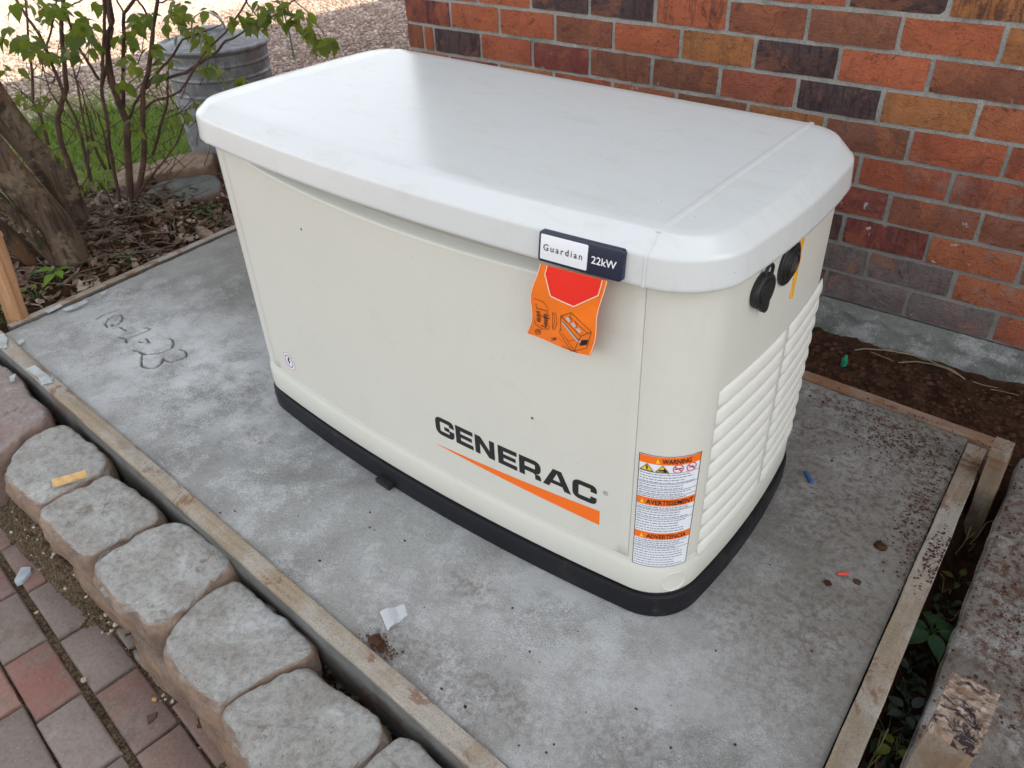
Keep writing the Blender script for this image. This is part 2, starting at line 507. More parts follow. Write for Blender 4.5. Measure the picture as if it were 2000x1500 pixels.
def mat_bark():
    m = Mat('mottled_bark', .9, .2)
    co = m.co(True)
    sc = m.scaled(co, (20, 20, 2.4))
    g = m.noise(1, 6, .65, sc, .9)
    c = m.mix(m.ramp(g, .38, .58), (.12, .085, .06), (.045, .030, .022))
    c = m.mix(m.ramp(m.noise(7, 6, .7, co, .5), .50, .60), c, (.17, .13, .09))
    c = m.mix(m.math('MULTIPLY', m.ramp(m.noise(5, 5, .7, m.scaled(co, (2, 2, .6))), .55, .62), .8), c, (.14, .07, .035))
    c = m.mix(m.math('MULTIPLY', m.ramp(m.noise(34, 5, .7, co), .64, .70), .8), c, (.36, .36, .30))
    c = m.mix(m.math('MULTIPLY', m.ramp(m.noise(11, 4, .6, co), .60, .70), .6), c, (.035, .045, .02))
    m.color(c); m.bump(g, .012); m.bump(m.noise(60, 5, .7, co), .004)
    return m.m
M_BARK = mat_bark()
def mat_twig():
    m = Mat('brown_twig_bark', .8, .3)
    co = m.co(False)
    m.color(m.mix(m.ramp(m.noise(14, 4, .6, co), .35, .65), (.055, .032, .026), (.115, .062, .042)))
    m.bump(m.noise(120, 3, .6, co), .001)
    return m.m
M_TWIG = mat_twig()

def mat_leaf(name='green_leaf', a=None, b=(.12, .13, .02)):
    m = Mat(name, .5, .4)
    oi = m.n('ShaderNodeObjectInfo'); co = m.co(True)
    base = a if a else oi.outputs['Color']
    m.color(m.mix(m.ramp(m.noise(30, 4, .6, co), .4, .75), base, m.mix(.45, base, b)))
    # thin leaves let some light through
    tr = m.n('ShaderNodeBsdfTranslucent'); mx = m.n('ShaderNodeMixShader')
    m.lk(m.mix(.5, base, (.30, .40, .03)), tr.inputs[0])
    mx.inputs[0].default_value = .45
    out = m.t.nodes['Material Output']
    m.lk(m.b.outputs[0], mx.inputs[1]); m.lk(tr.outputs[0], mx.inputs[2]); m.lk(mx.outputs[0], out.inputs[0])
    return m.m
M_LEAF = mat_leaf()
M_GRASS = mat_leaf('grass_blade', (.11, .20, .03), (.27, .29, .07))
M_WEED = mat_leaf('weed_leaf', (.05, .11, .03), (.12, .17, .05))
def mat_litter():
    m = Mat('dry_leaf', .85, .2)
    co = m.co(False)
    n = m.n('ShaderNodeTexVoronoi'); n.inputs['Scale'].default_value = 26; m.lk(co, n.inputs['Vector'])
    sp = m.n('ShaderNodeSeparateColor'); m.lk(n.outputs['Color'], sp.inputs[0])
    c = m.mix(sp.outputs[0], (.07, .035, .022), (.21, .145, .11))
    c = m.mix(m.ramp(sp.outputs[1], .82, .9), c, (.33, .27, .22))
    m.color(c); m.bump(m.noise(90, 3, .6, co), .002)
    return m.m
M_LITTER = mat_litter()
def mat_galv():
    m = Mat('galvanised_steel', .6, .5, .35)
    co = m.co(False)
    v = m.n('ShaderNodeTexVoronoi'); v.inputs['Scale'].default_value = 34; m.lk(co, v.inputs['Vector'])
    sp = m.n('ShaderNodeSeparateColor'); m.lk(v.outputs['Color'], sp.inputs[0])
    c = m.mix(sp.outputs[0], (.14, .15, .165), (.25, .26, .28))
    c = m.mix(m.ramp(m.noise(5, 5, .65, co), .5, .7), c, (.17, .165, .16))
    m.color(c); m.rough(m.ramp(sp.outputs[1], 0, 1, .5, .7))
    m.bump(m.noise(12, 3, .5, co), .003)
    return m.m
M_GALV = mat_galv()
M_CLOD = plain('clay_soil', (.085, .042, .026), .95, .1, nz=.5)
M_PEB = plain('pale_pebble', (.52, .44, .36), .8, .2, nz=.4)
M_PEBD = plain('brown_pebble', (.32, .235, .205), .8, .2, nz=.5)
M_CHIP = plain('cement_flake', (.42, .45, .45), .85, .2, nz=.3)

# ------------------------------------------------------------------ plan outline shared by the cabinet parts
def outline(o=0.0, fc=-.034, fe=-.004, sc=.630, se=.606, bk=.585, r=.078, nC=9):
    fc-=o;fe-=o;sc+=o;se+=o;bk+=o
    r=max(.02,r+o)
    front=lambda x: fc+(fe-fc)*(x/.53)**2
    side=lambda y: sc-(sc-se)*((y-.28)/.29)**2
    X=.6
    for _ in range(20): X=side(front(X))
    Y=front(X); YB=bk; XB=side(YB)
    xs=[-.52+1.04*i/26 for i in range(27)]
    st=sorted(xs+[-.5225,.5225,-.5250,.5250,-.5285,.5285,-.5315,.5315])
    xe=X-r
    if xe<.5325: st=[s if abs(s)<=.5251 else math.copysign(.525+(abs(s)-.525)*(xe-.525)/.0075,s) for s in st]
    st=[-xe]+st+[xe]
    P=[(x,front(x)) for x in st]
    def bez(a,b,c,n):
        out=[]
        for i in range(1,n+1):
            t=i/(n+1)
            # rational quadratic (near circular)
            w=.8; d=(1-t)**2+2*w*t*(1-t)+t*t
            out.append((((1-t)**2*a[0]+2*w*t*(1-t)*b[0]+t*t*c[0])/d,((1-t)**2*a[1]+2*w*t*(1-t)*b[1]+t*t*c[1])/d))
        return out
    y0=Y+r;y1=YB-r
    S=[(side(y0+(y1-y0)*i/16),y0+(y1-y0)*i/16) for i in range(17)]
    C1=bez(P[-1],(X,Y),S[0],nC)
    xb=XB-r
    C2=bez(S[-1],(XB,YB),(xb,YB),nC)
    stb=[-xb]+st[1:-1]+[xb]
    B=[(x,YB) for x in reversed(stb)]
    m=lambda L:[(-x,y) for x,y in reversed(L)]
    return P+C1+S+C2+B+m(C2)+m(S)+m(C1)

# ------------------------------------------------------------------ ground
def axis_pts(a, b, step, lo, hi, n):
    mid = np.arange(a, b + 1e-6, step)
    l = a - (np.linspace(0, 1, n)[1:][::-1] ** 2.4) * (a - lo)
    h = b + (np.linspace(0, 1, n)[1:] ** 2.4) * (hi - b)
    return np.concatenate([l, mid, h])

def ground_z(x, y):
    n1 = fbm(x + 50, y + 50, 3.0, 4, 3) - .5
    n2 = fbm(x + 50, y + 50, 26.0, 4, 9) - .5
    yard = -.085 + n1 * .03 + n2 * .008
    bed = -.045 + n1 * .06 + n2 * .05
    bedm = sstep(-3.0, -2.5, x) * (1 - sstep(1.2, 1.5, y))
    # a hump of litter round the shrub and the leaning trunks
    hump = .075 * np.exp(-(((x + 2.2) / .33) ** 2 + ((y - .36) / .30) ** 2))
    z = yard * (1 - bedm) + (bed + hump) * bedm
    strip = (x > -1.62) * 1.0
    z = z * (1 - strip) + (-.047 + n1 * .05 + n2 * .045) * strip
    # hollow beside the stake and along the gap between the two slabs
    gap = sstep(.975, .985, x) * (1 - sstep(.96, 1.02, y))
    z = z * (1 - gap) + (-.15 + n2 * .05) * gap
    # below the retaining wall
    front = 1 - sstep(-.49, -.45, y + .045 * x)
    left = sstep(-1.9, -1.2, x)
    fz = -.268 + n2 * .02 + n1 * .01
    # soil banked against the foot of the stones, rising to the left
    line = -.580 - .05 * (x + .3)
    bank = sstep(-.075, -.008, y - line)
    fz = fz + bank * (.015 + .11 * (1 - sstep(-.95, -.40, x))) + n2 * .03 * bank
    z = z * (1 - front) + fz * front
    slot = sstep(-.47, -.44, y + .045 * x) * (1 - sstep(-.31, -.28, y + .045 * x)) * (x > -1.6) * (x < .98)
    z = z * (1 - slot) + (-.15 + n2 * .04) * slot
    pad = (x > -1.60) * (x < .95) * (y > -.33 - .045 * x) * (y < .95)
    z = np.where(pad, -.12, z)
    s2 = (x > 1.07) * (y < .93) * (y > -.45)
    z = np.where(s2, -.14, z)
    return z

xs = axis_pts(-6.5, 2.4, .022, -60, 60, 26)
ys = axis_pts(-1.5, 5.2, .022, -60, 80, 26)
GXS, GYS = xs, ys
GX, GY = np.meshgrid(xs, ys)
GZ = ground_z(GX, GY)
nz = fbm(GX + 60, GY + 60, 2.2, 4, 21)
gravel = 1 - sstep(-3.05, -2.75, GX + (nz - .5) * .6)
gravel = np.maximum(gravel, sstep(1.45, 1.75, GY + (nz - .5) * .3) * (GX < -1.3))
grit = (1 - sstep(-.47, -.43, GY + .045 * GX)) * sstep(-2.1, -1.6, GX)
grassm = np.exp(-(((GX + 3.35) / .85) ** 2 + ((GY - 1.05) / .62) ** 2) * 1.2)
grassm = sstep(.40, .62, grassm + (nz - .5) * .5)
gravel = gravel * (1 - grassm)
grid_mesh('ground', GX, GY, GZ, M_GROUND, np.stack([gravel, grit, grassm], -1), kind='structure')

def gz(x, y):
    i = int(np.searchsorted(GXS, x)) - 1; j = int(np.searchsorted(GYS, y)) - 1
    i = min(max(i, 0), len(GXS) - 2); j = min(max(j, 0), len(GYS) - 2)
    a = (x - GXS[i]) / (GXS[i + 1] - GXS[i]); b = (y - GYS[j]) / (GYS[j + 1] - GYS[j])
    return float((GZ[j, i] * (1 - a) + GZ[j, i + 1] * a) * (1 - b) + (GZ[j + 1, i] * (1 - a) + GZ[j + 1, i + 1] * a) * b)

# ------------------------------------------------------------------ concrete pad with the date scratched in it
PA, PB, PC, PD = (-1.552, -.292), (.950, -.399), (.931, .925), (-1.645, .936)
def pad_xy(u, v):
    return ((1 - u) * (1 - v) * PA[0] + u * (1 - v) * PB[0] + u * v * PC[0] + (1 - u) * v * PD[0],
            (1 - u) * (1 - v) * PA[1] + u * (1 - v) * PB[1] + u * v * PC[1] + (1 - u) * v * PD[1])
us = np.unique(np.concatenate([np.linspace(0, .055, 22), np.linspace(.055, .25, 330), np.linspace(.25, 1, 290)]))
vs = np.unique(np.concatenate([np.linspace(0, .10, 22), np.linspace(.10, .27, 140), np.linspace(.27, 1, 150)]))
U, V = np.meshgrid(us, vs)
SX, SY = pad_xy(U, V)
STROKES = [[(-1.402, -.071), (-1.406, -.042), (-1.401, -.006)],
 [(-1.325, -.078), (-1.352, -.070), (-1.370, -.050), (-1.374, -.030), (-1.362, -.013), (-1.340, -.018), (-1.320, -.036), (-1.312, -.055), (-1.319, -.064), (-1.33, -.058)],
 [(-1.291, -.051), (-1.272, -.055), (-1.255, -.054)],
 [(-1.228, -.010), (-1.205, -.003), (-1.199, -.028), (-1.207, -.078)], [(-1.238, -.086), (-1.21, -.08), (-1.185, -.087)],
 [(-1.163, -.061), (-1.147, -.060)], [(-1.164, -.040), (-1.129, -.048)],
 [(-1.106, .004), (-1.088, .004), (-1.071, -.004), (-1.049, -.024), (-1.050, -.045), (-1.058, -.066), (-1.080, -.087), (-1.100, -.090), (-1.126, -.096)],
 [(-1.112, -.092), (-1.089, -.094), (-1.066, -.110), (-1.040, -.124), (-1.016, -.127), (-1.000, -.121), (-.993, -.102), (-1.003, -.084), (-1.024, -.067), (-1.000, -.071), (-.984, -.064), (-.975, -.046), (-.973, -.026), (-.985, -.012), (-1.005, -.007), (-1.025, -.012)]]
def seg_dist(X, Y, a, b):
    ax, ay = a; bx, by = b
    L = (bx - ax) ** 2 + (by - ay) ** 2
    t = np.clip(((X - ax) * (bx - ax) + (Y - ay) * (by - ay)) / L, 0, 1)
    return np.hypot(X - ax - t * (bx - ax), Y - ay - t * (by - ay))
D = np.full(SX.shape, 1.0)
box_ = (SX > -1.45) & (SX < -.93) & (SY > -.17) & (SY < .05)
wx = SX[box_] + (fbm(SX[box_], SY[box_], 90, 2, 5) - .5) * .006
wy = SY[box_] + (fbm(SX[box_], SY[box_], 90, 2, 6) - .5) * .006
db = np.full(wx.shape, 1.0)
for s in STROKES:
    for a, b in zip(s[:-1], s[1:]): db = np.minimum(db, seg_dist(wx, wy, a, b))
D[box_] = db
SZ = (fbm(SX + 9, SY + 9, 5, 3, 31) - .5) * .006 + (fbm(SX + 9, SY + 9, 38, 4, 32) - .5) * .0035
under = sstep(.03, -.03, np.maximum(np.abs(SX) - .66, np.maximum(-.07 - SY, SY - .62)))
SZ = SZ * (1 - under)
SZ -= .008 * np.exp(-(D / .0028) ** 2)
SZ += .0009 * np.exp(-((D - .007) / .003) ** 2)
rim = np.minimum(np.minimum(U * 2.55, (1 - U) * 2.55), np.minimum(V, 1 - V) * 1.28)
SZ -= .004 * np.exp(-rim / .006)
soil = np.zeros_like(SX)
for cx_, cy_, rx_, ry_, a_ in [(.80, .83, .20, .12, 1), (.66, .88, .18, .08, .9), (.90, .62, .07, .14, 1.0), (.86, .78, .16, .16, .85), (.92, .50, .05, .06, 1),
        (.86, .45, .05, .05, .6), (.82, .30, .10, .10, .45), (.72, .12, .12, .10, .45), (.45, -.30, .12, .05, .5), (.20, -.345, .05, .05, .8), (.86, .02, .14, .14, .35),
        (-.48, -.12, .05, .03, .55), (.26, -.15, .08, .04, .5), (-1.19, -.19, .05, .03, .45), (.40, -.36, .10, .04, .5), (.62, .72, .1, .1, .7), (.7, -.25, .16, .1, .4), (.30, -.31, .2, .06, .45), (.78, .55, .24, .32, .62), (.85, .2, .18, .3, .52)]:
    soil = np.maximum(soil, a_ * np.exp(-(((SX - cx_) / rx_) ** 2 + ((SY - cy_) / ry_) ** 2)))
groove = np.exp(-(D / .0027) ** 2) * (.7 + .7 * fbm(SX, SY, 60, 2, 77)).clip(0, 1)
soil = np.maximum(soil, .0)
bloom = np.clip(np.exp(-(((SX + .95) / .55) ** 2 + ((SY + .02) / .22) ** 2)) * 1.0 + np.exp(-(((SX - .55) / .35) ** 2 + ((SY + .08) / .16) ** 2)) * .6, 0, 1)
dark_tone = np.clip(.85 * sstep(.45, .95, SX) * sstep(-.35, .3, SY) + np.exp(-(((SX + 1.35) / .5) ** 2 + ((SY - .55) / .28) ** 2)) * .75 + np.exp(-rim / .02) * .35, 0, 1)  # darker tone towards the right end, the back left and the edges
grid_mesh('concrete_pad', SX, SY, SZ, M_CONC, np.stack([soil, bloom, dark_tone, 1 - groove * .85], -1), kind='structure')
# its sides
pv = [(*PA, -.004), (*PB, -.004), (*PC, -.004), (*PD, -.004)]
pv = pv + [(x, y, -.13) for x, y, _ in pv]
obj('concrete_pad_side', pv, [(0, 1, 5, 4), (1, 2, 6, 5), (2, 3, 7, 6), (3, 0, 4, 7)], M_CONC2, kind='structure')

# the older slab beyond the right-hand gap
xs = np.linspace(1.045, 2.6, 200); ys = np.linspace(-.45, .93, 180)
X2, Y2 = np.meshgrid(xs, ys)
Z2 = -.002 + (fbm(X2, Y2, 6, 3, 41) - .5) * .01 + (fbm(X2, Y2, 50, 4, 42) - .5) * .004 - .012 * np.exp(-(X2 - 1.045) / .006)
X2 = X2 + (fbm(Y2 * 8, Y2 * 8, 1, 3, 43) - .5) * .01 * np.exp(-(X2 - 1.045) / .02)
so = np.clip(np.exp(-(((X2 - 1.24) / .17) ** 2 + ((Y2 - .50) / .32) ** 2)) * 2.4 + np.exp(-(((X2 - 1.2) / .1) ** 2 + ((Y2 - .78) / .12) ** 2)) * 1.5, 0, 1)
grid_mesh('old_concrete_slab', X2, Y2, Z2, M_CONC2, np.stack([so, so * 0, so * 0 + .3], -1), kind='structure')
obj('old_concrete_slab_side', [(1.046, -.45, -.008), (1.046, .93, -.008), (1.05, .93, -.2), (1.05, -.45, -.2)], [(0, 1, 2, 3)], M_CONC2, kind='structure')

# ------------------------------------------------------------------ form boards
def board(name, p0, p1, w, zt, h, mat, label, seed, n=90, wob=.0015, axis=0):
    """a timber on edge; p0-p1 is its inner top edge, w its width to the right of that line"""
    a = Vector((*p0, 0)); b = Vector((*p1, 0)); L = (b - a).length
    t = (b - a).normalized(); nrm = Vector((t.y, -t.x, 0))
    sec = [(0, -h), (0, -.0015), (.0015, 0), (w * .35, .0004), (w * .7, .0002), (w - .0015, 0), (w, -.0018), (w + .0003, -.010), (w, -h * .5), (w, -h)]
    rings = []
    for i in range(n + 1):
        s = i / n * L
        q = []
        for j, (u, z) in enumerate(sec):
            nv = noise.noise(Vector((s * 9, j * .7, seed))) * wob + noise.noise(Vector((s * 45, j * 2.3, seed + 5))) * wob * .45
            nz_ = noise.noise(Vector((s * 5, u * 30, seed + 9))) * wob
            q.append((s, u + nv, z + nz_ * (1 if z > -.01 else .3)))
        rings.append(q)
    v = [p for r in rings for p in r]; m = len(sec); f = []
    for i in range(n):
        for j in range(m - 1):
            f.append((i * m + j, i * m + j + 1, (i + 1) * m + j + 1, (i + 1) * m + j))
    f.append(tuple(reversed(range(m)))); f.append(tuple(range(n * m, n * m + m)))
    ang = math.atan2(t.y, t.x)
    v = [(x, -y, z) for x, y, z in v]
    o = obj(name, v, f, mat, ang=28, label=label, cat='timber board')
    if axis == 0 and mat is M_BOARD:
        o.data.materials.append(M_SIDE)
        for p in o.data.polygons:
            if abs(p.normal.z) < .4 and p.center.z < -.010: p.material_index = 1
    o.location = (*p0, zt); o.rotation_euler = (0, 0, ang)
    return o
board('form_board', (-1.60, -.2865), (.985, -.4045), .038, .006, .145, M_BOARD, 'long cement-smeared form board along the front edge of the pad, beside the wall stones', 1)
board('form_board', (.953, -.400), (.934, .90), .042, .004, .13, M_BOARD, 'brown-stained form board along the right edge of the pad, beside the dark gap', 2)
board('form_board', (.985, .929), (-1.60, .940), .040, -.002, .12, M_BOARD_R, 'rust-brown form board along the back edge of the pad, in front of the brick wall', 3)
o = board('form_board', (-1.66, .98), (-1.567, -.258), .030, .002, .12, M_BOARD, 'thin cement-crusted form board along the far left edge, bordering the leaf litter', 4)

# flakes of cement left on the boards
def flake(name, pxs, z, th, label, mat=None, cat='cement flake', group=None, parent=None):
    pts = [at(px, py, z) for px, py in pxs]
    c = sum(pts, Vector()) / len(pts)
    v = []; rr = random.Random(int(pxs[0][0]))
    for dz, sc in ((0, 1.0), (th * .7, 1.0), (th, .93)):
        for p in pts: v.append((*(Vector((p.x, p.y, 0)) - Vector((c.x, c.y, 0))) .xy * sc, dz + rr.uniform(-.0003, .0003)))
    n = len(pts); f = [tuple(reversed(range(n)))]
    for k in range(2):
        for i in range(n): f.append((k * n + i, k * n + (i + 1) % n, (k + 1) * n + (i + 1) % n, (k + 1) * n + i))
    f.append(tuple(range(2 * n, 3 * n)))
    # keep the outline anticlockwise
    ar = sum(pts[i].x * pts[(i + 1) % n].y - pts[(i + 1) % n].x * pts[i].y for i in range(n))
    if ar < 0: f = [tuple(reversed(q)) for q in f]
    o = obj(name, v, f, mat or M_CHIP, parent, ang=25, label=label, cat=cat, group=group)
    o.location = (c.x, c.y, z)
    return o
G_FL = 'cement flakes on the form boards'
for pts, lb in [([(50, 722), (68, 714), (96, 734), (104, 747), (82, 752), (74, 738), (62, 730)], 'large pale cement flake on the front board, near its left end'),
        ([(83, 751), (98, 742), (104, 737), (99, 748), (80, 753)], 'narrow cracked cement flake touching the large one on the front board'),
        ([(0, 655), (8, 652), (16, 663), (12, 676), (0, 680)], 'broken cement flake on the left end of the front board, at the frame edge'),
        ([(2, 676), (14, 673), (15, 679), (6, 681)], 'small cement flake under the broken one at the corner of the boards'),
        ([(35, 668), (45, 662), (48, 668), (38, 674)], 'small grey cement flake lying on the pad inside its front-left corner'),
        ([(122, 605), (168, 587), (172, 590), (150, 602), (128, 608)], 'long pale cement flake on the left board, nearest the pad corner'),
        ([(196, 573), (210, 569), (208, 574), (198, 577)], 'tiny cement flake by the left board, above the scratched date'),
        ([(88, 609), (118, 595), (122, 598), (95, 612)], 'dusty cement flake on the left board in front of the wooden stake')]:
    flake('cement_flake', pts, .009, .003, lb, group=G_FL)

# ------------------------------------------------------------------ house: foundation, bricks, roof
PHI = .0387
WO = Vector((0, 1.266, 0)); WU = Vector((math.cos(PHI), math.sin(PHI), 0)); WN = Vector((WU.y, -WU.x, 0))
house = empty('brick_house', tuple(WO), PHI, label='brick house wall on a grey concrete foundation behind the white generator', cat='house')
CH = .0886; Z0 = .066; BL = .2130; BH = .0764; BW = .09; XL_, XR_ = -1.222, 6.0
# bricks in the house's own frame: x along the wall, y into it
def brick_mesh(name, L, seed, nx=7, nz=3, H=BH, depth=BW):
    rr = random.Random(seed); v = []; f = []
    e = .003
    prof = [(-.5, .5)]
    for j in range(nz + 1):
        for i in range(nx + 1):
            x = -L / 2 + L * i / nx; z = -H / 2 + H * j / nz
            ed = (i in (0, nx)) or (j in (0, nz))
            y = rr.uniform(-.0009, .0009) + (0.0028 if ed else 0) + (.0016 if ed and (i in (0, nx)) and (j in (0, nz)) else 0)
            if ed: x += rr.uniform(-.0012, .0012); z += rr.uniform(-.0012, .0012)
            v.append((x, y, z))
    W_ = nx + 1
    for j in range(nz):
        for i in range(nx):
            a = j * W_ + i; f.append((a, a + 1, a + 1 + W_, a + W_))
    loop = [i for i in range(W_)] + [j * W_ + nx for j in range(1, nz + 1)] + [nz * W_ + i for i in range(nx - 1, -1, -1)] + [j * W_ for j in range(nz - 1, 0, -1)]
    n0 = len(v)
    for q in loop: x, y, z = v[q]; v.append((x * 1.002, .0075, z * 1.012))
    n1 = len(v)
    for q in loop: x, y, z = v[q]; v.append((x * 1.002, depth, z * 1.012))
    m = len(loop)
    for i in range(m):
        j = (i + 1) % m
        f.append((loop[j], loop[i], n0 + i, n0 + j)); f.append((n0 + j, n0 + i, n1 + i, n1 + j))
    f.append(tuple(n1 + i for i in range(m)))
    return mesh_data(name, v, f, M_BRICK, 50)
BM_ = [brick_mesh('brick', BL, 100 + i) for i in range(6)]
OR = (.39, .108, .050); OR2 = (.34, .090, .046); BR = (.22, .078, .045); BR2 = (.20, .078, .046); DK = (.065, .043, .045); MA = (.19, .046, .038)
OC = (.36, .145, .052); GP = (.14, .118, .118); OB = (.31, .10, .050); RB = (.27, .080, .048)
HEADS = {9: [(.323), (.559)], 8: [-.884, -.664, -.442, -.217, .008, .231, .464, .694], 7: [-1.009, -.794, -.571, -.353, -.127, .098, .330, .556],
         6: [-1.144, -1.095, -.879, -.660, -.438, -.215, .005, .233, .457, .685], 5: [.549, .777], 4: [.440, .673], 3: [.536, .767], 2: [.431, .661, .891], 1: [.521, .749], 0: [.416, .650, .877]}
# colour of the brick that starts at each head joint (colour, dark mottling)
TINT = {9: {.323: (DK, .5), .559: (OC, .7)}, 8: {-.884: (OR, 0), -.664: (DK, .4), -.442: (DK, .7), -.217: (OR, .5), .008: (BR, 0), .231: (BR2, .1), .464: (OR, 0), .694: (OC, .2)},
        7: {-1.222: (MA, .8), -1.009: (OR, .0), -.794: (OR, 0), -.571: (BR, .2), -.353: (OR, 0), -.127: (OC, .25), .098: (DK, .9), .330: (OR, .12), .556: (BR, .1)},
        6: {-1.222: (BR, 0), -1.144: (OR, 0), -1.095: (DK, 1), -.879: (OR2, .1), -.660: (MA, .2), -.438: (BR2, .3), -.215: (BR2, .25), .005: (RB, .1), .233: (DK, .9), .457: (OC, .2), .685: (OB, .2)},
        5: {.549: (OR2, .0), .777: (OR2, .3)}, 4: {.440: (OR2, .1), .673: (RB, .3)}, 3: {.306: (MA, .1), .536: (BR, .1), .767: (BR, 0)},
        2: {.431: (MA, .55), .661: (OB, 0), .891: (BR2, .2)}, 1: {.291: (GP, .3), .521: (GP, .35), .749: (OB, 0)}, 0: {.416: (GP, .1), .650: (GP, .1), .877: (RB, .1)}}
TINT[5][.321] = (BR2, .1); TINT[4][.2] = (BR, .2)
PAL = [(OR, 0), (OR2, .15), (BR, .1), (BR2, .2), (DK, .7), (MA, .3), (OC, .25), (OB, .1), (RB, .1), (OR, .1)]
brr = random.Random(5)
PITCH = .2262
far = MB(); cuts = {}
NROW = 30
for k in range(NROW):
    hs = HEADS.get(k)
    if hs: hs = list(hs)
    else: hs = [(-.113 if k % 2 else 0.0) + brr.uniform(-.006, .006)]
    while hs[0] - PITCH > XL_ + .04: hs.insert(0, hs[0] - PITCH + brr.uniform(-.003, .003))
    while hs[-1] < XR_: hs.append(hs[-1] + PITCH + brr.uniform(-.003, .003))
    hs = [XL_ - .006] + hs
    zc = Z0 + CH * k + .006 + BH / 2
    for a, b in zip(hs[:-1], hs[1:]):
        L = b - a - .0128; cx = (a + b) / 2
        if L < .02: continue
        vis = k <= 11 and cx < 1.75
        if not vis:
            far.box((cx, .0035 + BW / 2, zc), (L, BW - .007, BH)); continue
        me = BM_[brr.randrange(6)]
        o = link('brick', me, house)
        o.location = (cx + brr.uniform(-.0008, .0008), brr.uniform(-.0015, .0015), zc + brr.uniform(-.0012, .0012))
        o.scale = (L / BL, 1, 1 + brr.uniform(-.015, .015)); o.rotation_euler = (0, brr.uniform(-.005, .005), brr.uniform(-.006, .006))
        t = None
        for q, w in TINT.get(k, {}).items():
            if abs(q - a) < .02: t = w
        if t is None: t = PAL[brr.randrange(len(PAL))]
        c = t[0]; j = brr.uniform(.9, 1.1)
        o.color = (c[0] * j, c[1] * j, c[2] * j, t[1])
o = far.obj('brick_courses', M_BRICK, house, kind='stuff'); o.color = (.24, .072, .035, .15)
# mortar bed behind the brick faces, foundation, return wall, soffit and roof
TOP = Z0 + NROW * CH
m = MB(); m.box(((XL_ + XR_) / 2, .006 + .06, (Z0 + TOP) / 2), (XR_ - XL_ - .016, .12, TOP - Z0))
m.obj('mortar', M_MORTAR, house)
m = MB()
m.box((XL_ + .06, 3.2, (Z0 + TOP) / 2), (.11, 6.1, TOP - Z0))
o = m.obj('side_wall', M_BRICK, house); o.color = (.22, .07, .035, .1)
# rough cast foundation face
fx = np.linspace(XL_ - .004, 2.6, 420); fz_ = np.linspace(-.16, Z0 - .001, 34)
FX, FZ = np.meshgrid(fx, fz_)
FY = .001 - (fbm(FX + 5, FZ * 2 + 5, 30, 4, 51) - .4) * .018 * sstep(.05, .02, FZ) * sstep(-.02, .015, FZ + (fbm(FX, FX * 0, 9, 3, 52) - .5) * .05) - (fbm(FX, FZ, 90, 3, 53) - .5) * .003
M_FOUND = mat_concrete('foundation_concrete', (.19, .195, .18), (.11, .118, .11), attr=False)
grid_mesh('foundation', FX, FY, FZ, M_FOUND, parent=house)
m = MB(); m.box(((XL_ + XR_) / 2, .09, -.05), (XR_ - XL_, .14, .22)); m.box((XL_ + .07, 3.2, -.05), (.14, 6.1, .22))
m.obj('foundation_core', M_FOUND, house)
M_TRIM = plain('painted_soffit', (.46, .44, .40), .6)
M_SHING = plain('dark_shingles', (.07, .065, .06), .9, .2, nz=.4)
roof = MB(); ov = .50
roof.add([(XL_ - ov, -ov, TOP + .15), (XR_ + ov, -ov, TOP + .15), (XR_ + ov, 6.8, TOP + .15), (XL_ - ov, 6.8, TOP + .15), (XL_ + 2.6, 3.1, TOP + 1.5), (XR_ - 2.6, 3.1, TOP + 1.5)],
         [(0, 1, 5, 4), (1, 2, 5), (2, 3, 4, 5), (3, 0, 4)])
rf = roof.obj('roof', M_SHING, house)
m = MB(); m.box(((XL_ + XR_) / 2, 3.15, TOP + .01), (XR_ - XL_ + 2 * ov - .02, 7.28, .02)); m.obj('soffit', M_TRIM, rf)
m = MB(); m.box(((XL_ + XR_) / 2, -ov - .012, TOP + .08), (XR_ - XL_ + 2 * ov + .04, .02, .17)); m.box((XL_ - ov - .012, 3.15, TOP + .08), (.02, 7.28, .17)); m.obj('fascia', M_TRIM, rf)

# ------------------------------------------------------------------ retaining wall stones
def resample(P, n):
    P = [Vector(p) for p in P]; L = [0]
    for i in range(len(P)): L.append(L[-1] + (P[(i + 1) % len(P)] - P[i]).length)
    out = []
    for k in range(n):
        s = L[-1] * k / n
        i = max(j for j in range(len(P)) if L[j] <= s + 1e-9)
        t = (s - L[i]) / max(1e-9, L[i + 1] - L[i])
        out.append(P[i].lerp(P[(i + 1) % len(P)], t))
    return out

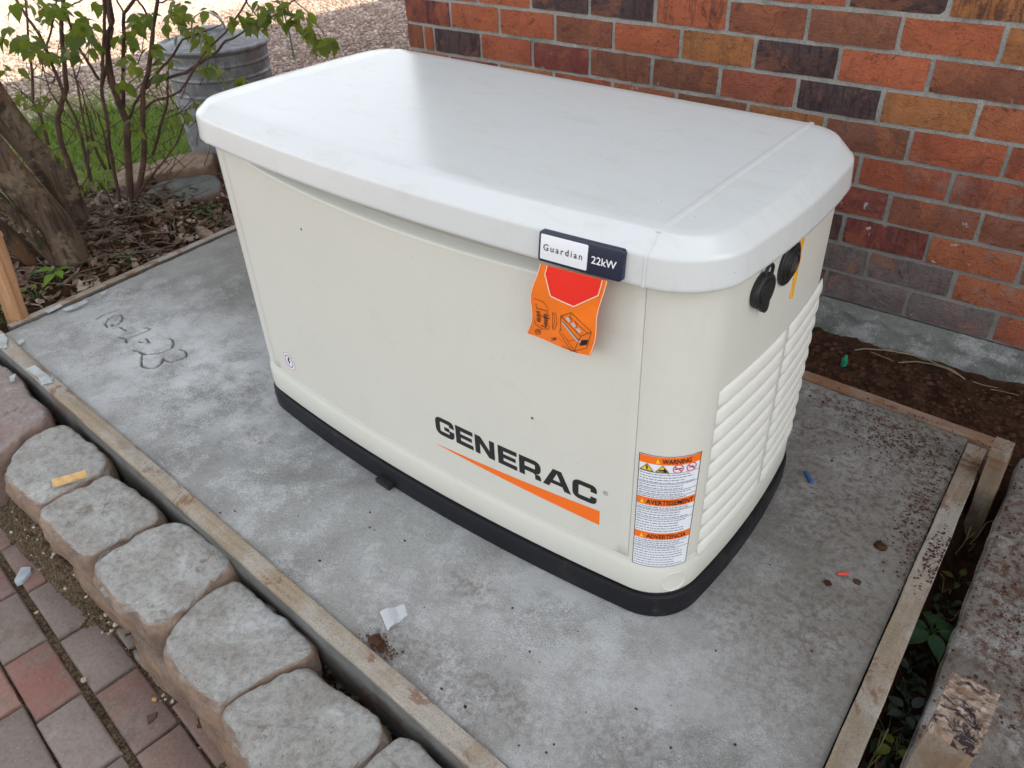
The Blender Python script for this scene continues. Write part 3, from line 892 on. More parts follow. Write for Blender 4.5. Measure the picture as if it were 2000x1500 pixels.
def stone(name, poly, zt, h, mat, parent, seed, n=56, rough=.006, rnd_=.016, flare=.012, soft=1, **k):
    P = resample(poly, n)
    ar = sum(P[i].x * P[(i + 1) % n].y - P[(i + 1) % n].x * P[i].y for i in range(n))
    if ar < 0: P.reverse()
    for _ in range(soft): P = [(P[i - 1] + P[i] * 2 + P[(i + 1) % n]) / 4 for i in range(n)]
    c = sum(P, Vector((0, 0))) / n
    def inset(d):
        out = []
        for i in range(n):
            t = (P[(i + 1) % n] - P[i - 1]).normalized(); nn = Vector((-t.y, t.x))
            q = P[i] + nn * d
            out.append(q)
        return out
    lev = [(-h, -flare * .1), (-h * .75, -flare * .6), (-h * .45, -flare * .8), (-h * .22, -flare * .45), (-.014, -.001), (-.007, .0015), (-.003, .0045), (-.0008, .009), (0, .016)]
    rings = []
    for z, d in lev:
        rings.append([(p.x, p.y, z) for p in inset(d)])
    last = inset(.016)
    for s in (.85, .68, .5, .32, .14):
        rings.append([((c + (p - c) * s).x, (c + (p - c) * s).y, .0005) for p in last])
    v, f = loft(rings); v = list(v)
    v.append((c.x, c.y, .0005)); m = (len(rings) - 1) * n
    for i in range(n): f.append((m + i, m + (i + 1) % n, len(v) - 1))
    f.append(tuple(reversed(range(n))))
    w = []
    for x, y, z in v:
        p = Vector((x, y, z)); q = Vector((x * 9, y * 9, z * 9 + seed * 3.7))
        a = noise.noise(q) * 1.25; b = noise.noise(q * 3.1) * .85; d = noise.noise(q * 8.5) * .45
        side = 1 if z < -.01 else 0
        tot = (a + b + d) * rough
        if side:
            r = (Vector((x, y)) - c).normalized()
            w.append((x + r.x * tot * 1.5, y + r.y * tot * 1.5, z + tot * .4))
        else:
            r = (Vector((x, y)) - c).normalized() if (Vector((x, y)) - c).length > .02 else Vector((0, 0))
            w.append((x + r.x * tot * .9, y + r.y * tot * .9, z + tot * .75))
    w = [(x - c.x, y - c.y, z) for x, y, z in w]
    o = obj(name, w, f, mat, parent, ang=60, **k)
    o.location = (c.x, c.y, zt)
    return o

rw = empty('retaining_wall', (-.3, -.47, -.32), label='low retaining wall of tumbled grey stones between the concrete pad and the pavers', cat='retaining wall')
def lvl(P, z0=-.09, z1=-.035):
    k = (CAM.z - z1) / (CAM.z - z0)
    return [(CAM.x + (x - CAM.x) * k, CAM.y + (y - CAM.y) * k) for x, y in P]
def child_stone(n_, P, *a, **k):
    if a[0] > -.15: P = lvl(P)
    o = stone(n_, P, *a, **k); o.location = o.location - Vector(rw.location); return o
ST = {'S1': [(-1.077, -.502), (-1.11, -.448), (-1.11, -.38), (-1.075, -.350), (-.947, -.342), (-.834, -.362), (-.815, -.402), (-.812, -.460), (-.815, -.52), (-.82, -.545), (-.925, -.555), (-1.0, -.545)],
 'S2': [(-.800, -.548), (-.806, -.50), (-.800, -.45), (-.800, -.405), (-.785, -.380), (-.724, -.380), (-.615, -.368), (-.555, -.374), (-.53, -.390), (-.540, -.450), (-.548, -.515), (-.552, -.548), (-.58, -.562), (-.708, -.566), (-.78, -.560)],
 'S3': [(-.527, -.556), (-.530, -.523), (-.522, -.462), (-.514, -.385), (-.494, -.362), (-.444, -.358), (-.383, -.363), (-.3, -.358), (-.272, -.370), (-.260, -.42), (-.246, -.482), (-.236, -.528), (-.242, -.552), (-.27, -.572), (-.336, -.568), (-.395, -.580), (-.503, -.566)],
 'S4': [(-.222, -.560), (-.236, -.510), (-.252, -.42), (-.242, -.392), (-.207, -.382), (-.147, -.385), (-.013, -.388), (.045, -.398), (.056, -.418), (.030, -.47), (.014, -.56), (.004, -.580), (-.077, -.594), (-.177, -.582)],
 'S5': [(.024, -.594), (.020, -.558), (.038, -.47), (.068, -.428), (.128, -.424), (.204, -.416), (.265, -.418), (.292, -.430), (.303, -.457), (.300, -.506), (.285, -.59), (.26, -.625), (.16, -.620)],
 'S6': [(.312, -.52), (.313, -.466), (.320, -.427), (.338, -.413), (.383, -.411), (.50, -.418), (.58, -.44), (.56, -.60), (.425, -.630), (.325, -.625)],
 'S7': [(.60, -.44), (.70, -.43), (.86, -.44), (.88, -.5), (.85, -.63), (.72, -.65), (.60, -.64), (.585, -.55)]}
for i, (kk, P) in enumerate(ST.items()):
    child_stone('wall_stone', P, -.037 + (i % 3) * .003, .112, M_STONE, rw, 10 + i, n=72)
child_stone('wall_stone', [(-1.62, -.335), (-1.45, -.325), (-1.206, -.358), (-1.145, -.372), (-1.135, -.43), (-1.10, -.50), (-1.09, -.55), (-1.12, -.60), (-1.35, -.60), (-1.60, -.57)], -.030, .15, M_STONE_R, rw, 31, n=80, label='mottled reddish wall stone at the far left end of the row')
child_stone('wall_stone', [(-1.95, -.33), (-1.65, -.33), (-1.64, -.58), (-1.95, -.58)], -.032, .15, M_STONE_R, rw, 32)
# the course underneath, half a stone along and a little further out
x = -1.25
for i in range(8):
    L = .272; y0 = -.552 - .050 * (x + .9)
    child_stone('wall_stone', [(x, y0 + .19), (x + L * .5, y0 + .19), (x + L, y0 + .18), (x + L + .005, y0 + .02), (x + L - .02, y0 - .012), (x + L * .5, y0 - .018), (x + .02, y0 - .004), (x, y0 + .03)],
                -.150, .125, M_STONE_S, rw, 50 + i, n=56, rough=.007, flare=.010)
    x += L + .012

# ------------------------------------------------------------------ pavers
pav = empty('paver_path', (-.5, -.7, -.25), kind='structure')
pr = random.Random(3)
def paver_mesh(seed):
    rr = random.Random(seed); L, W_, H = .196, .0955, .05; rings = []
    for z, d in ((-H, 0), (-.006, 0), (-.002, .002), (0, .006)):
        r = []
        for i in range(8): r.append((-L / 2 + d + (L - 2 * d) * i / 8, -W_ / 2 + d + rr.uniform(-.0007, .0007), z))
        for i in range(4): r.append((L / 2 - d + rr.uniform(-.0007, .0007), -W_ / 2 + d + (W_ - 2 * d) * i / 4, z))
        for i in range(8): r.append((L / 2 - d - (L - 2 * d) * i / 8, W_ / 2 - d + rr.uniform(-.0007, .0007), z))
        for i in range(4): r.append((-L / 2 + d + rr.uniform(-.0007, .0007), W_ / 2 - d - (W_ - 2 * d) * i / 4, z))
        rings.append(r)
    v, f = loft(rings); f.append(tuple(range(72, 96)))
    return mesh_data('paver', v, f, M_PAVER, 40)
PM_ = [paver_mesh(i) for i in range(5)]
dirx = Vector((math.cos(-.0890), math.sin(-.0890))); diry = Vector((-dirx.y, dirx.x))
org = Vector((-.632, -.685))
PC_ = [(.20, .13, .11), (.19, .145, .125), (.195, .115, .098), (.18, .15, .13), (.20, .12, .10)]
offs = {0: .006, 1: .030, 2: -.02, -1: .145, -2: .05, -3: .13, -4: .04, -5: .12, -6: .03, -7: .1}
for r in range(-7, 3):
    for i in range(-7, 9):
        a = org + diry * (r * .1005 - .05 + (.012 if r > 0 else 0)) + dirx * (i * .2045 + offs[r] + .1)
        if a.y > -.52 - .045 * a.x - .03: continue
        o = link('paver', PM_[pr.randrange(5)], pav)
        a = Vector((CAM.x + (a.x - CAM.x) * .9676, CAM.y + (a.y - CAM.y) * .9676)); o.scale = (.9676, .9676, 1)
        o.location = (a.x + .5, a.y + .7, pr.uniform(-.003, .002)); o.rotation_euler = (pr.uniform(-.012, .012), pr.uniform(-.008, .008), -.0890 + pr.uniform(-.012, .012))
        c = PC_[pr.randrange(5)]
        if r == 0 and i == 0: c = (.215, .10, .082)
        if r == 1 and i == 0: c = (.215, .17, .15)
        if r == 0 and i == 1: c = (.22, .185, .165)
        if r == -1 and i == -1: c = (.27, .15, .12)
        o.color = (*c, 1)

# ------------------------------------------------------------------ generator
gen = empty('standby_generator', (0, .28, 0), label='cream and white standby generator cabinet on a black base in the middle of the pad', cat='generator')
GO = Vector((0, .28, 0))
def gobj(name, v, f, mat, parent=None, ang=35, **k):
    p = parent or gen
    off = GO if parent is None else Vector((0, 0, 0))
    # parts are modelled in world units; move them into the frame of the cabinet
    v = [(x - GO.x, y - GO.y, z - GO.z) for x, y, z in v]
    o = obj(name, v, f, mat, p, ang, **k)
    return o
BODY = dict()
def ring(o, z, **k): return [(x, y, z) for x, y in outline(o, **{**BODY, **k})]
NP = len(outline()); NF = 37
# black base tray
BASE = dict(fc=-.043, fe=-.011, sc=.641, se=.614, bk=.600, r=.080)
br = lambda d, z: [(x, y, z) for x, y in outline(d, **BASE)]
rings = [br(-.004, 0), br(0, .003), br(.001, .030), br(0.0, .046), br(-.002, .0515), br(-.006, .054), br(-.011, .055), br(-.0135, .058), br(-.0145, .063), br(-.03, .063)]
v, f = loft(rings); f.append(tuple(reversed(range(NP)))); 
gobj('base', v, f, M_BASE)
# plinth band
rings = [ring(.002, .0635), ring(.004, .068), ring(.004, .118), ring(.002, .127), ring(0, .132), ring(0, .1385), ring(-.002, .1405), ring(-.016, .1405)]
v, f = loft(rings)
gobj('plinth', v, f, M_BODY)
rings = [ring(-.017, .06), ring(-.017, .74)]
v, f = loft(rings); gobj('liner', v, f, M_CORE)
# round boss pressed into the plinth at the near corner, following the curve
O0 = outline(.004)
i0 = min(range(NP), key=lambda i: abs(O0[i][0] - .5225) + (10 if O0[i][1] > .2 else 0))
ARC = [0.0]
for i in range(i0, i0 + 62): ARC.append(ARC[-1] + math.dist(O0[i], O0[i + 1]))
def arc_pt(s, off=0.0, o=0.0):
    """spot at arc length s round the near corner, off = distance out from the skin"""
    O = outline(o)
    s = max(-.2, s)
    if s < 0: a, b, t, base = O[i0 - 1], O[i0], 0, 0; p = Vector((O[i0][0] + s, O[i0][1])); d = Vector((1, 0)); 
    else:
        j = 0
        while j < len(ARC) - 2 and ARC[j + 1] < s: j += 1
        a, b = Vector(O[i0 + j]), Vector(O[i0 + j + 1]); t = (s - ARC[j]) / (ARC[j + 1] - ARC[j]); p = a.lerp(b, t); d = (b - a).normalized()
    n = Vector((d.y, -d.x))
    return p + n * off
mbv = []; mbf = []
prof = [(.0255, 0), (.0250, .0012), (.0235, .0015), (.022, .0004), (.020, .0002), (0.010, .0004)]
for r, h in prof:
    for k in range(36):
        a = 2 * math.pi * k / 36; p = arc_pt(.094 + r * math.cos(a), h, .004); mbv.append((p.x, p.y, .0925 + r * math.sin(a)))
for i in range(len(prof) - 1):
    for k in range(36): mbf.append((i * 36 + k, i * 36 + (k + 1) % 36, (i + 1) * 36 + (k + 1) % 36, (i + 1) * 36 + k))
mbf.append(tuple((len(prof) - 1) * 36 + k for k in range(36)))
gobj('round_boss', mbv, mbf, M_BODY)

# wrap-round end panels, one each side, and the back panel
def strip(idx, zs, lip0=True, lip1=False, o=0.0, lipd=.014):
    cols = []
    O = outline(o)
    pts = [O[i % NP] for i in idx]
    col = []
    if lip0: col += [(pts[0][0], pts[0][1] + lipd)]
    col += pts
    if lip1: col += [(pts[-1][0], pts[-1][1] + lipd)]
    rings = [[(x, y, z) for x, y in col] for z in zs]
    return loft(rings, closed=False)
zs = [.1415] + [.1435 + (.725 - .1435) * i / 12 for i in range(13)]
O = outline(); i1 = [i for i in range(NF) if abs(O[i][0] - .5250) < 1e-5][0]
iB0 = [i for i in range(NF, NP) if abs(O[i][0] - .52) < 1e-3 and O[i][1] > .5][0]
v, f = strip(range(i1, iB0 + 1), zs, True, False)
endp = gobj('end_panel', v, f, M_BODY, label='right end panel with louvres and two black fittings')
v2 = [(-x, y, z) for x, y, z in v]; f2 = [tuple(reversed(q)) for q in f]
endl = gobj('end_panel', v2, f2, M_BODY)
v, f = strip([iB0 + k for k in range(0, 35)], zs, False, False, -.001)
gobj('back_panel', v, f, M_BODY)

# front door: bowed skin, its top rolled back under the roof in the middle
def door_y(x): return -.034 + .030 * (x / .53) ** 2 - .0015
def ridge_z(x): return .700 - .026 * max(0, 1 - ((x - .08) / .50) ** 2) ** .8
nx, nzd = 60, 46
X0, X1, Zb, Zt = -.5228, .5228, .1440, .7235
V = []; Fd = []
xsd = [X0 + (X1 - X0) * i / nx for i in range(nx + 1)]
for j in range(nzd + 1):
    for x in xsd:
        y = door_y(x); rz = ridge_z(x)
        z = Zb + (rz - Zb) * (1 - (1 - j / 28) ** 1.6) if j <= 28 else rz + (Zt - rz) * ((j - 28) / (nzd - 28)) ** 1.2
        if z > rz:
            d = (z - rz); amt = min(1, max(0, (.475 - abs(x)) / .10))
            y += amt * (.050 * (1 - math.exp(-(d / .022) ** 1.35)))
        V.append((x, y, z))
W1 = nx + 1
for j in range(nzd):
    for i in range(nx): a = j * W1 + i; Fd.append((a, a + 1, a + 1 + W1, a + W1))
loop = [i for i in range(nx + 1)] + [j * W1 + nx for j in range(1, nzd + 1)] + [nzd * W1 + i for i in range(nx - 1, -1, -1)] + [j * W1 for j in range(nzd - 1, 0, -1)]
n0 = len(V)
cx_, cz_ = 0, (Zb + Zt) / 2
for q in loop:
    x, y, z = V[q]; V.append((x + (.0012 if x > X1 - .001 else -.0012 if x < X0 + .001 else 0), y + .0015, z + (.0012 if z > Zt - .001 else -.0012 if z < Zb + .001 else 0)))
n1 = len(V)
for q in loop:
    x, y, z = V[n0 + loop.index(q)] if False else V[n0 + (loop.index(q))]; V.append((x, y + .011, z))
m_ = len(loop)
for i in range(m_):
    j = (i + 1) % m_
    Fd.append((loop[j], loop[i], n0 + i, n0 + j)); Fd.append((n0 + j, n0 + i, n1 + i, n1 + j))
door = gobj('front_door', V, Fd, M_DOOR, ang=50)

# roof: three mouldings (middle and two end caps)
LID = dict(fc=-.060, fe=-.030, sc=.652, se=.630, bk=.576, r=.094)
lr = lambda d, z: [(x, y, z) for x, y in outline(-d, **LID)]
def roof_z(x, y, lift):
    z = .009 * (y / .56) * lift
    ex = max(0, abs(x) - .535) / .09
    return z - .0055 * lift * ex ** 1.4 - .0016 * lift * (1 if abs(x) > .5345 else 0)
prof = [(.010, .716, 0), (.003, .7175, 0), (0, .7205, 0), (.0005, .725, 0), (.0033, .7625, 0), (.0038, .7665, 0), (.0055, .7700, .1), (.0078, .7722, .1), (.0100, .7738, .2), (.0285, .7900, .8), (.0312, .7922, .9), (.0335, .7936, 1), (.0365, .7945, 1), (.060, .7945, 1)]
rings = []
for d, z, l in prof: rings.append([(x, y, z + roof_z(x, y, l)) for x, y, _ in lr(d, z)])
v, f = loft(rings); v = list(v)
# close the top by joining front stations to back stations
last = (len(rings) - 1) * NP
R0 = rings[-1]
nCr = 9; nS = 17
front = list(range(0, NF)); backi = [NF + nCr + nS + nCr + (NF - 1 - i) for i in range(NF)]
cols_n = 12
grid = []
for i in range(NF):
    a, b = R0[front[i]], R0[backi[i]]; col = [last + front[i]]
    for k in range(1, cols_n):
        t = k / cols_n; x = a[0] + (b[0] - a[0]) * t; y = a[1] + (b[1] - a[1]) * t
        bead = 0
        v.append((x, y, .7945 + roof_z(x, y, 1) + bead)); col.append(len(v) - 1)
    col.append(last + backi[i]); grid.append(col)
for i in range(NF - 1):
    for k in range(cols_n): f.append((grid[i][k], grid[i + 1][k], grid[i + 1][k + 1], grid[i][k + 1]))
# ends
for sgn in (1, -1):
    if sgn == 1: arc = list(range(NF - 1, NF + nCr + nS + nCr + 1)); 
    else:
        s_ = NF + nCr + nS + nCr + NF - 1; arc = [(s_ + k) % NP for k in range(nCr + nS + nCr + 2)]
        arc = list(reversed(arc))
    col = grid[NF - 1] if sgn == 1 else grid[0]
    # arc runs front to back; join it to the column
    na, nc = len(arc) - 1, len(col) - 1
    ia = ic = 0
    while ia < na or ic < nc:
        if ic >= nc or (ia < na and (ia + 1) / na <= (ic + 1) / nc):
            t = (last + arc[ia], last + arc[ia + 1], col[ic]); ia += 1
        else:
            t = (last + arc[ia], col[ic + 1], col[ic]); ic += 1
        if len(set(t)) == 3: f.append(t if sgn == 1 else tuple(reversed(t)))
def part_faces(pred):
    keep = [q for q in f if pred(sum(v[i][0] for i in q) / len(q))]
    used = sorted({i for q in keep for i in q}); mp = {a: b for b, a in enumerate(used)}
    return [v[i] for i in used], [tuple(mp[i] for i in q) for q in keep]
roofp = gobj('roof', *part_faces(lambda x: abs(x) < .5315), M_LID, ang=80)
capr = gobj('roof_end_cap', *part_faces(lambda x: x > .5285 + .003), M_LID, ang=80)
capl = gobj('roof_end_cap', *part_faces(lambda x: x < -.5315), M_LID, ang=80)
# inner skin so the seams are not see-through
rings = [lr(.012, .718), lr(.0125, .76), lr(.03, .783), lr(.055, .790)]
v3, f3 = loft(rings); f3.append(tuple(range(3 * NP, 4 * NP)))
gobj('roof_liner', v3, f3, M_CORE)
# raised bead across the roof at each cap, and the trim across the back
for s in (1, -1):
    pts = []; 
    for k in range(31):
        y = .000 + (.552 - .000) * k / 30
        pts.append((s * .5325, y, .7952 + roof_z(.53, y, 1)))
    B = []
    sec = [(-.0085, -.0012), (-.005, -.0001), (-.002, .0003), (.002, .0003), (.005, -.0006), (.0085, -.0030)]
    for x, y, z in pts: tp = min(1, y / .03 + .05, (.5521 - y) / .03 + .05); B.append([(x + s * a * (.4 + .6 * tp), y, z + (b + .003) * tp - .003) for a, b in sec])
    vv, ff = loft(B, closed=False)
    if s < 0: ff = [tuple(reversed(q)) for q in ff]
    if s > 0: gobj('roof_bead', vv, ff, M_LID)
    # seam lip down the front
    B = []
    for k in range(9):
        d, z, l = prof[min(k + 1, 10)]
        y = outline(-d, **LID)[[i for i in range(NF) if abs(outline(0, **LID)[i][0] - .5315) < 1e-4][0]][1]
        B.append([(s * (.5322 + a), y - b, z + roof_z(.532, y, l)) for a, b in ((-.0035, 0.0002), (-.002, .0012), (.0005, .0012), (.0022, .0001))])
    vv, ff = loft(B, closed=False)
    if s > 0: ff = [tuple(reversed(q)) for q in ff]
    gobj('roof_seam', vv, ff, M_LID)

# louvres on the right end: two banks of puffed slats
def side_x(y): return .630 - .024 * ((y - .28) / .29) ** 2
SLN = 10; ZL0, ZL1 = .122, .512
def louvre_bank(ya, yb, zt0):
    p = (ZL1 - ZL0) / SLN
    for i in range(SLN):
        z0 = ZL0 + p * i; z1 = z0 + p
        ny, nq = 16, 8; V = []; Fs = []
        for j in range(nq + 1):
            w = j / nq
            for k in range(ny + 1):
                t = k / ny; y = ya + (yb - ya) * t
                # rounded ends, fuller towards the lower edge
                e = min(1, min(t, 1 - t) * (yb - ya) / .012); e = math.sqrt(max(0, 1 - (1 - e) ** 2))
                prof_ = math.sin(math.pi * min(1, w ** .85)) ** .42 if 0 < w < 1 else 0.0
                hgt = .0056 * prof_ * e + .0005
                z = z0 + p * (.05 + .93 * w)
                zz = z0 + p * .5 + (z - z0 - p * .5) * (.86 + .14 * e)
                V.append((side_x(y) + hgt, y, zz))
        for j in range(nq):
            for k in range(ny): a = j * (ny + 1) + k; Fs.append((a, a + 1, a + ny + 2, a + ny + 1))
        gobj('louvre_slat', V, Fs, M_LOUV, endp, ang=60)
louvre_bank(.082, .322, 0); louvre_bank(.334, .545, 0)
# narrow frame round the banks: a shallow groove line
# fittings on the end panel
def fitting_frame(y, z):
    x = side_x(y); sl = -2 * .024 * (y - .28) / .29 ** 2
    n = Vector((1, -sl, 0)).normalized(); t = Vector((-n.y, n.x, 0))
    return Vector((x, y, z)), n, t
def disc_part(name, y, z, prof, mat, parent, n=40, **k):
    c, nn, t = fitting_frame(y, z); V = []; Fs = []
    for r, h in prof:
        for q in range(n):
            a = 2 * math.pi * q / n
            V.append(tuple(c + nn * h + t * (r * math.cos(a)) + Vector((0, 0, r * math.sin(a)))))
    for i in range(len(prof) - 1):
        for q in range(n): Fs.append((i * n + q, i * n + (q + 1) % n, (i + 1) * n + (q + 1) % n, (i + 1) * n + q))
    Fs.append(tuple((len(prof) - 1) * n + q for q in range(n)))
    return gobj(name, V, Fs, mat, parent, ang=40, **k)
gk = disc_part('grommet', .262, .6665, [(.0385, 0), (.0385, .004), (.036, .006), (.033, .006), (.032, .0045), (.030, .0045), (.0285, .009), (.026, .010), (.0245, .008), (.022, .008), (.021, .012), (.0165, .013), (.015, .010)], M_BLACK, endp, label='ringed black rubber grommet with a dull metal centre')
disc_part('grommet_centre', .262, .6665, [(.015, .0095), (.014, .0105), (.004, .0105)], M_METAL, endp)
disc_part('port_cap', .164, .6600, [(.029, 0), (.030, .003), (.030, .010), (.028, .013), (.024, .0135), (.022, .012), (.020, .012), (.0195, .0145), (.006, .0150)], M_BLACK, endp, label='round black rubber port cap with a pull loop')
c, nn, t = fitting_frame(.172, .690)
m = MB(); m.tube([c + nn * .008 + t * (.011 * math.cos(a)) + Vector((0, 0, .012 * math.sin(a))) for a in [math.pi * (-.15 + 1.3 * k / 10) for k in range(11)]], .003, 8)
gobj('cap_loop', m.v, m.f, M_BLACK, endp)
c, nn, t = fitting_frame(.172, .633)
m = MB(); 
for dz, w in ((0.012, .010), (-.006, .0085), (-.012, .005)):
    for dn in (.004, .013):
        for dw in (-w, w): m.v.append(tuple(c + nn * dn + t * dw + Vector((0, 0, dz))))
for a in (0, 4): m.f += [(a, a + 1, a + 5, a + 4), (a + 2, a + 6, a + 7, a + 3), (a + 1, a + 3, a + 7, a + 5), (a, a + 4, a + 6, a + 2)]
m.f += [(0, 2, 3, 1), (8, 9, 11, 10)]
gobj('cap_tab', m.v, m.f, M_BLACK, endp)
# strip of yellow tape
M_TAPE = plain('yellow_tape', (.80, .36, .008), .45)
V = []; Fs = []
for k in range(13):
    z = .692 - .112 * k / 12; y = .3135 - .003 * k / 12
    for dw, h in ((-.0075, .0004), (-.005, .0022), (.005, .0022), (.0075, .0004)):
        q, nn, t = fitting_frame(y, z); V.append(tuple(q + nn * (h + .0006 * math.sin(k * 1.7)) + t * (dw + (.001 if k in (12,) else 0))))
for k in range(12):
    for j in range(3): a = k * 4 + j; Fs.append((a, a + 1, a + 5, a + 4))
gobj('tape_strip', V, Fs, M_TAPE, endp)

# ---- flat print: helper that lays 2-D shapes on a curved skin
M_INK = plain('black_print', (.012, .012, .014), .45)
M_ORG = plain('orange_print', (.86, .155, .006), .42)
M_WHT = plain('white_label', (.74, .77, .82), .45)
M_NAVY = plain('navy_plastic', (.012, .018, .045), .35)
M_YEL = plain('yellow_print', (.85, .55, .015), .45)
M_RED = plain('red_print', (.75, .05, .03), .4)
M_PINK = plain('pink_red_ring', (.60, .06, .10), .45)
M_GRY = plain('grey_small_print', (.16, .19, .26), .6)
M_TAGO = plain('orange_tag_paper', (.92, .20, .012), .42, nz=.12)
M_TAGR = plain('red_tag_print', (.80, .028, .018), .35)
M_TAGW = plain('pale_tag_edge', (.85, .62, .50), .5)

class Print:
    """collects flat polygons (u, v) and maps them with f(u, v, lift) -> world point"""
    def __init__(s, fn): s.fn = fn; s.d = {}
    def poly(s, pts, lift=.0004):
        s.d.setdefault('v', []); s.d.setdefault('f', [])
        n = len(s.d['v']); s.d['v'] += [s.fn(u, v, lift) for u, v in pts]
        tr = tessellate_polygon([[Vector((u, v, 0)) for u, v in pts]])
        for t in tr:
            a, b, c = [Vector(pts[i]) for i in t]
            if (b - a).cross(c - a) < 0: t = (t[0], t[2], t[1])
            s.d['f'].append(tuple(n + i for i in t))
        return s
    def quadgrid(s, u0, v0, u1, v1, nu=8, nv=1, lift=.0004):
        s.d.setdefault('v', []); s.d.setdefault('f', []); n = len(s.d['v'])
        for j in range(nv + 1):
            for i in range(nu + 1): s.d['v'].append(s.fn(u0 + (u1 - u0) * i / nu, v0 + (v1 - v0) * j / nv, lift))
        for j in range(nv):
            for i in range(nu): a = n + j * (nu + 1) + i; s.d['f'].append((a, a + 1, a + nu + 2, a + nu + 1))
        return s
    def line(s, pts, w, lift=.0004, closed=False):
        P = [Vector(p) for p in pts]
        if closed: P.append(P[0])
        for a, b in zip(P[:-1], P[1:]):
            d = (b - a)
            if d.length < 1e-7: continue
            d.normalize(); nn = Vector((-d.y, d.x)) * w / 2
            s.poly([tuple(a - nn), tuple(b - nn), tuple(b + nn), tuple(a + nn)], lift)
        return s
    def stroke(s, pts, w, rad=0.0, lift=.0004, seg=6):
        """one continuous band with rounded corners, w = (horizontal part width, vertical part width)"""
        P = [Vector(p) for p in pts]; Q = [P[0]]
        for i in range(1, len(P) - 1):
            a, b, c = P[i - 1], P[i], P[i + 1]
            if rad <= 0: Q.append(b); continue
            d1 = (a - b).normalized(); d2 = (c - b).normalized()
            r = min(rad, (a - b).length * .5, (c - b).length * .5)
            p0 = b + d1 * r; p1 = b + d2 * r
            for k in range(seg + 1):
                t = k / seg; Q.append(p0 * (1 - t) ** 2 + b * 2 * t * (1 - t) + p1 * t * t)
        Q.append(P[-1]); L = []; Rr = []
        for i in range(len(Q)):
            t = (Q[min(i + 1, len(Q) - 1)] - Q[max(i - 1, 0)]).normalized(); nn = Vector((-t.y, t.x))
            if 0 < i < len(Q) - 1 and rad <= 0: pass
            hw = Vector((nn.x * w[1] / 2, nn.y * w[0] / 2))
            L.append(Q[i] + hw); Rr.append(Q[i] - hw)
        for i in range(len(Q) - 1): s.poly([tuple(Rr[i]), tuple(Rr[i + 1]), tuple(L[i + 1]), tuple(L[i])], lift)
        return s
    def circle(s, c, r, n=20, lift=.0004): return s.poly([(c[0] + r * math.cos(2 * math.pi * k / n), c[1] + r * math.sin(2 * math.pi * k / n)) for k in range(n)], lift)
    def ringp(s, c, r0, r1, n=24, lift=.0004, sy=1.0):
        for k in range(n):
            a, b = 2 * math.pi * k / n, 2 * math.pi * (k + 1) / n
            s.poly([(c[0] + r0 * math.cos(a), c[1] + r0 * math.sin(a)), (c[0] + r1 * math.cos(a), c[1] + r1 * math.sin(a)), (c[0] + r1 * math.cos(b), c[1] + r1 * math.sin(b)), (c[0] + r0 * math.cos(b), c[1] + r0 * math.sin(b))], lift)
        return s
    def text(s, body, u, v, h, w=None, bold=0.0, space=1.0, lift=.0006, center=False, slant=0):
        cu = bpy.data.curves.new('t', 'FONT'); cu.body = body; cu.size = 1.0; cu.space_character = space; cu.offset = bold; cu.resolution_u = 3
        ob = bpy.data.objects.new('t', cu); COL.objects.link(ob)
        dg = bpy.context.evaluated_depsgraph_get(); ev = ob.evaluated_get(dg); me = ev.to_mesh()
        P = [Vector(q.co) for q in me.vertices]; Fs = [tuple(p.vertices) for p in me.polygons]
        x0 = min(p.x for p in P); x1 = max(p.x for p in P)
        y0 = 0; y1 = .70
        sx = (w / (x1 - x0)) if w else h / (y1 - y0)
        sy = h / (y1 - y0)
        s.d.setdefault('v', []); s.d.setdefault('f', []); n = len(s.d['v'])
        for p in P: s.d['v'].append(s.fn(u + (p.x - x0) * sx, v + (p.y - y0) * sy, lift))
        s.d['f'] += [tuple(n + i for i in q) for q in Fs]
        ev.to_mesh_clear(); bpy.data.objects.remove(ob); bpy.data.curves.remove(cu)
        return s
    def out(s, name, mat, parent=None, **k): return gobj(name, s.d['v'], s.d['f'], mat, parent, ang=None, **k)

def on_door(u, v, lift): return (u, door_y(u) - lift, v)

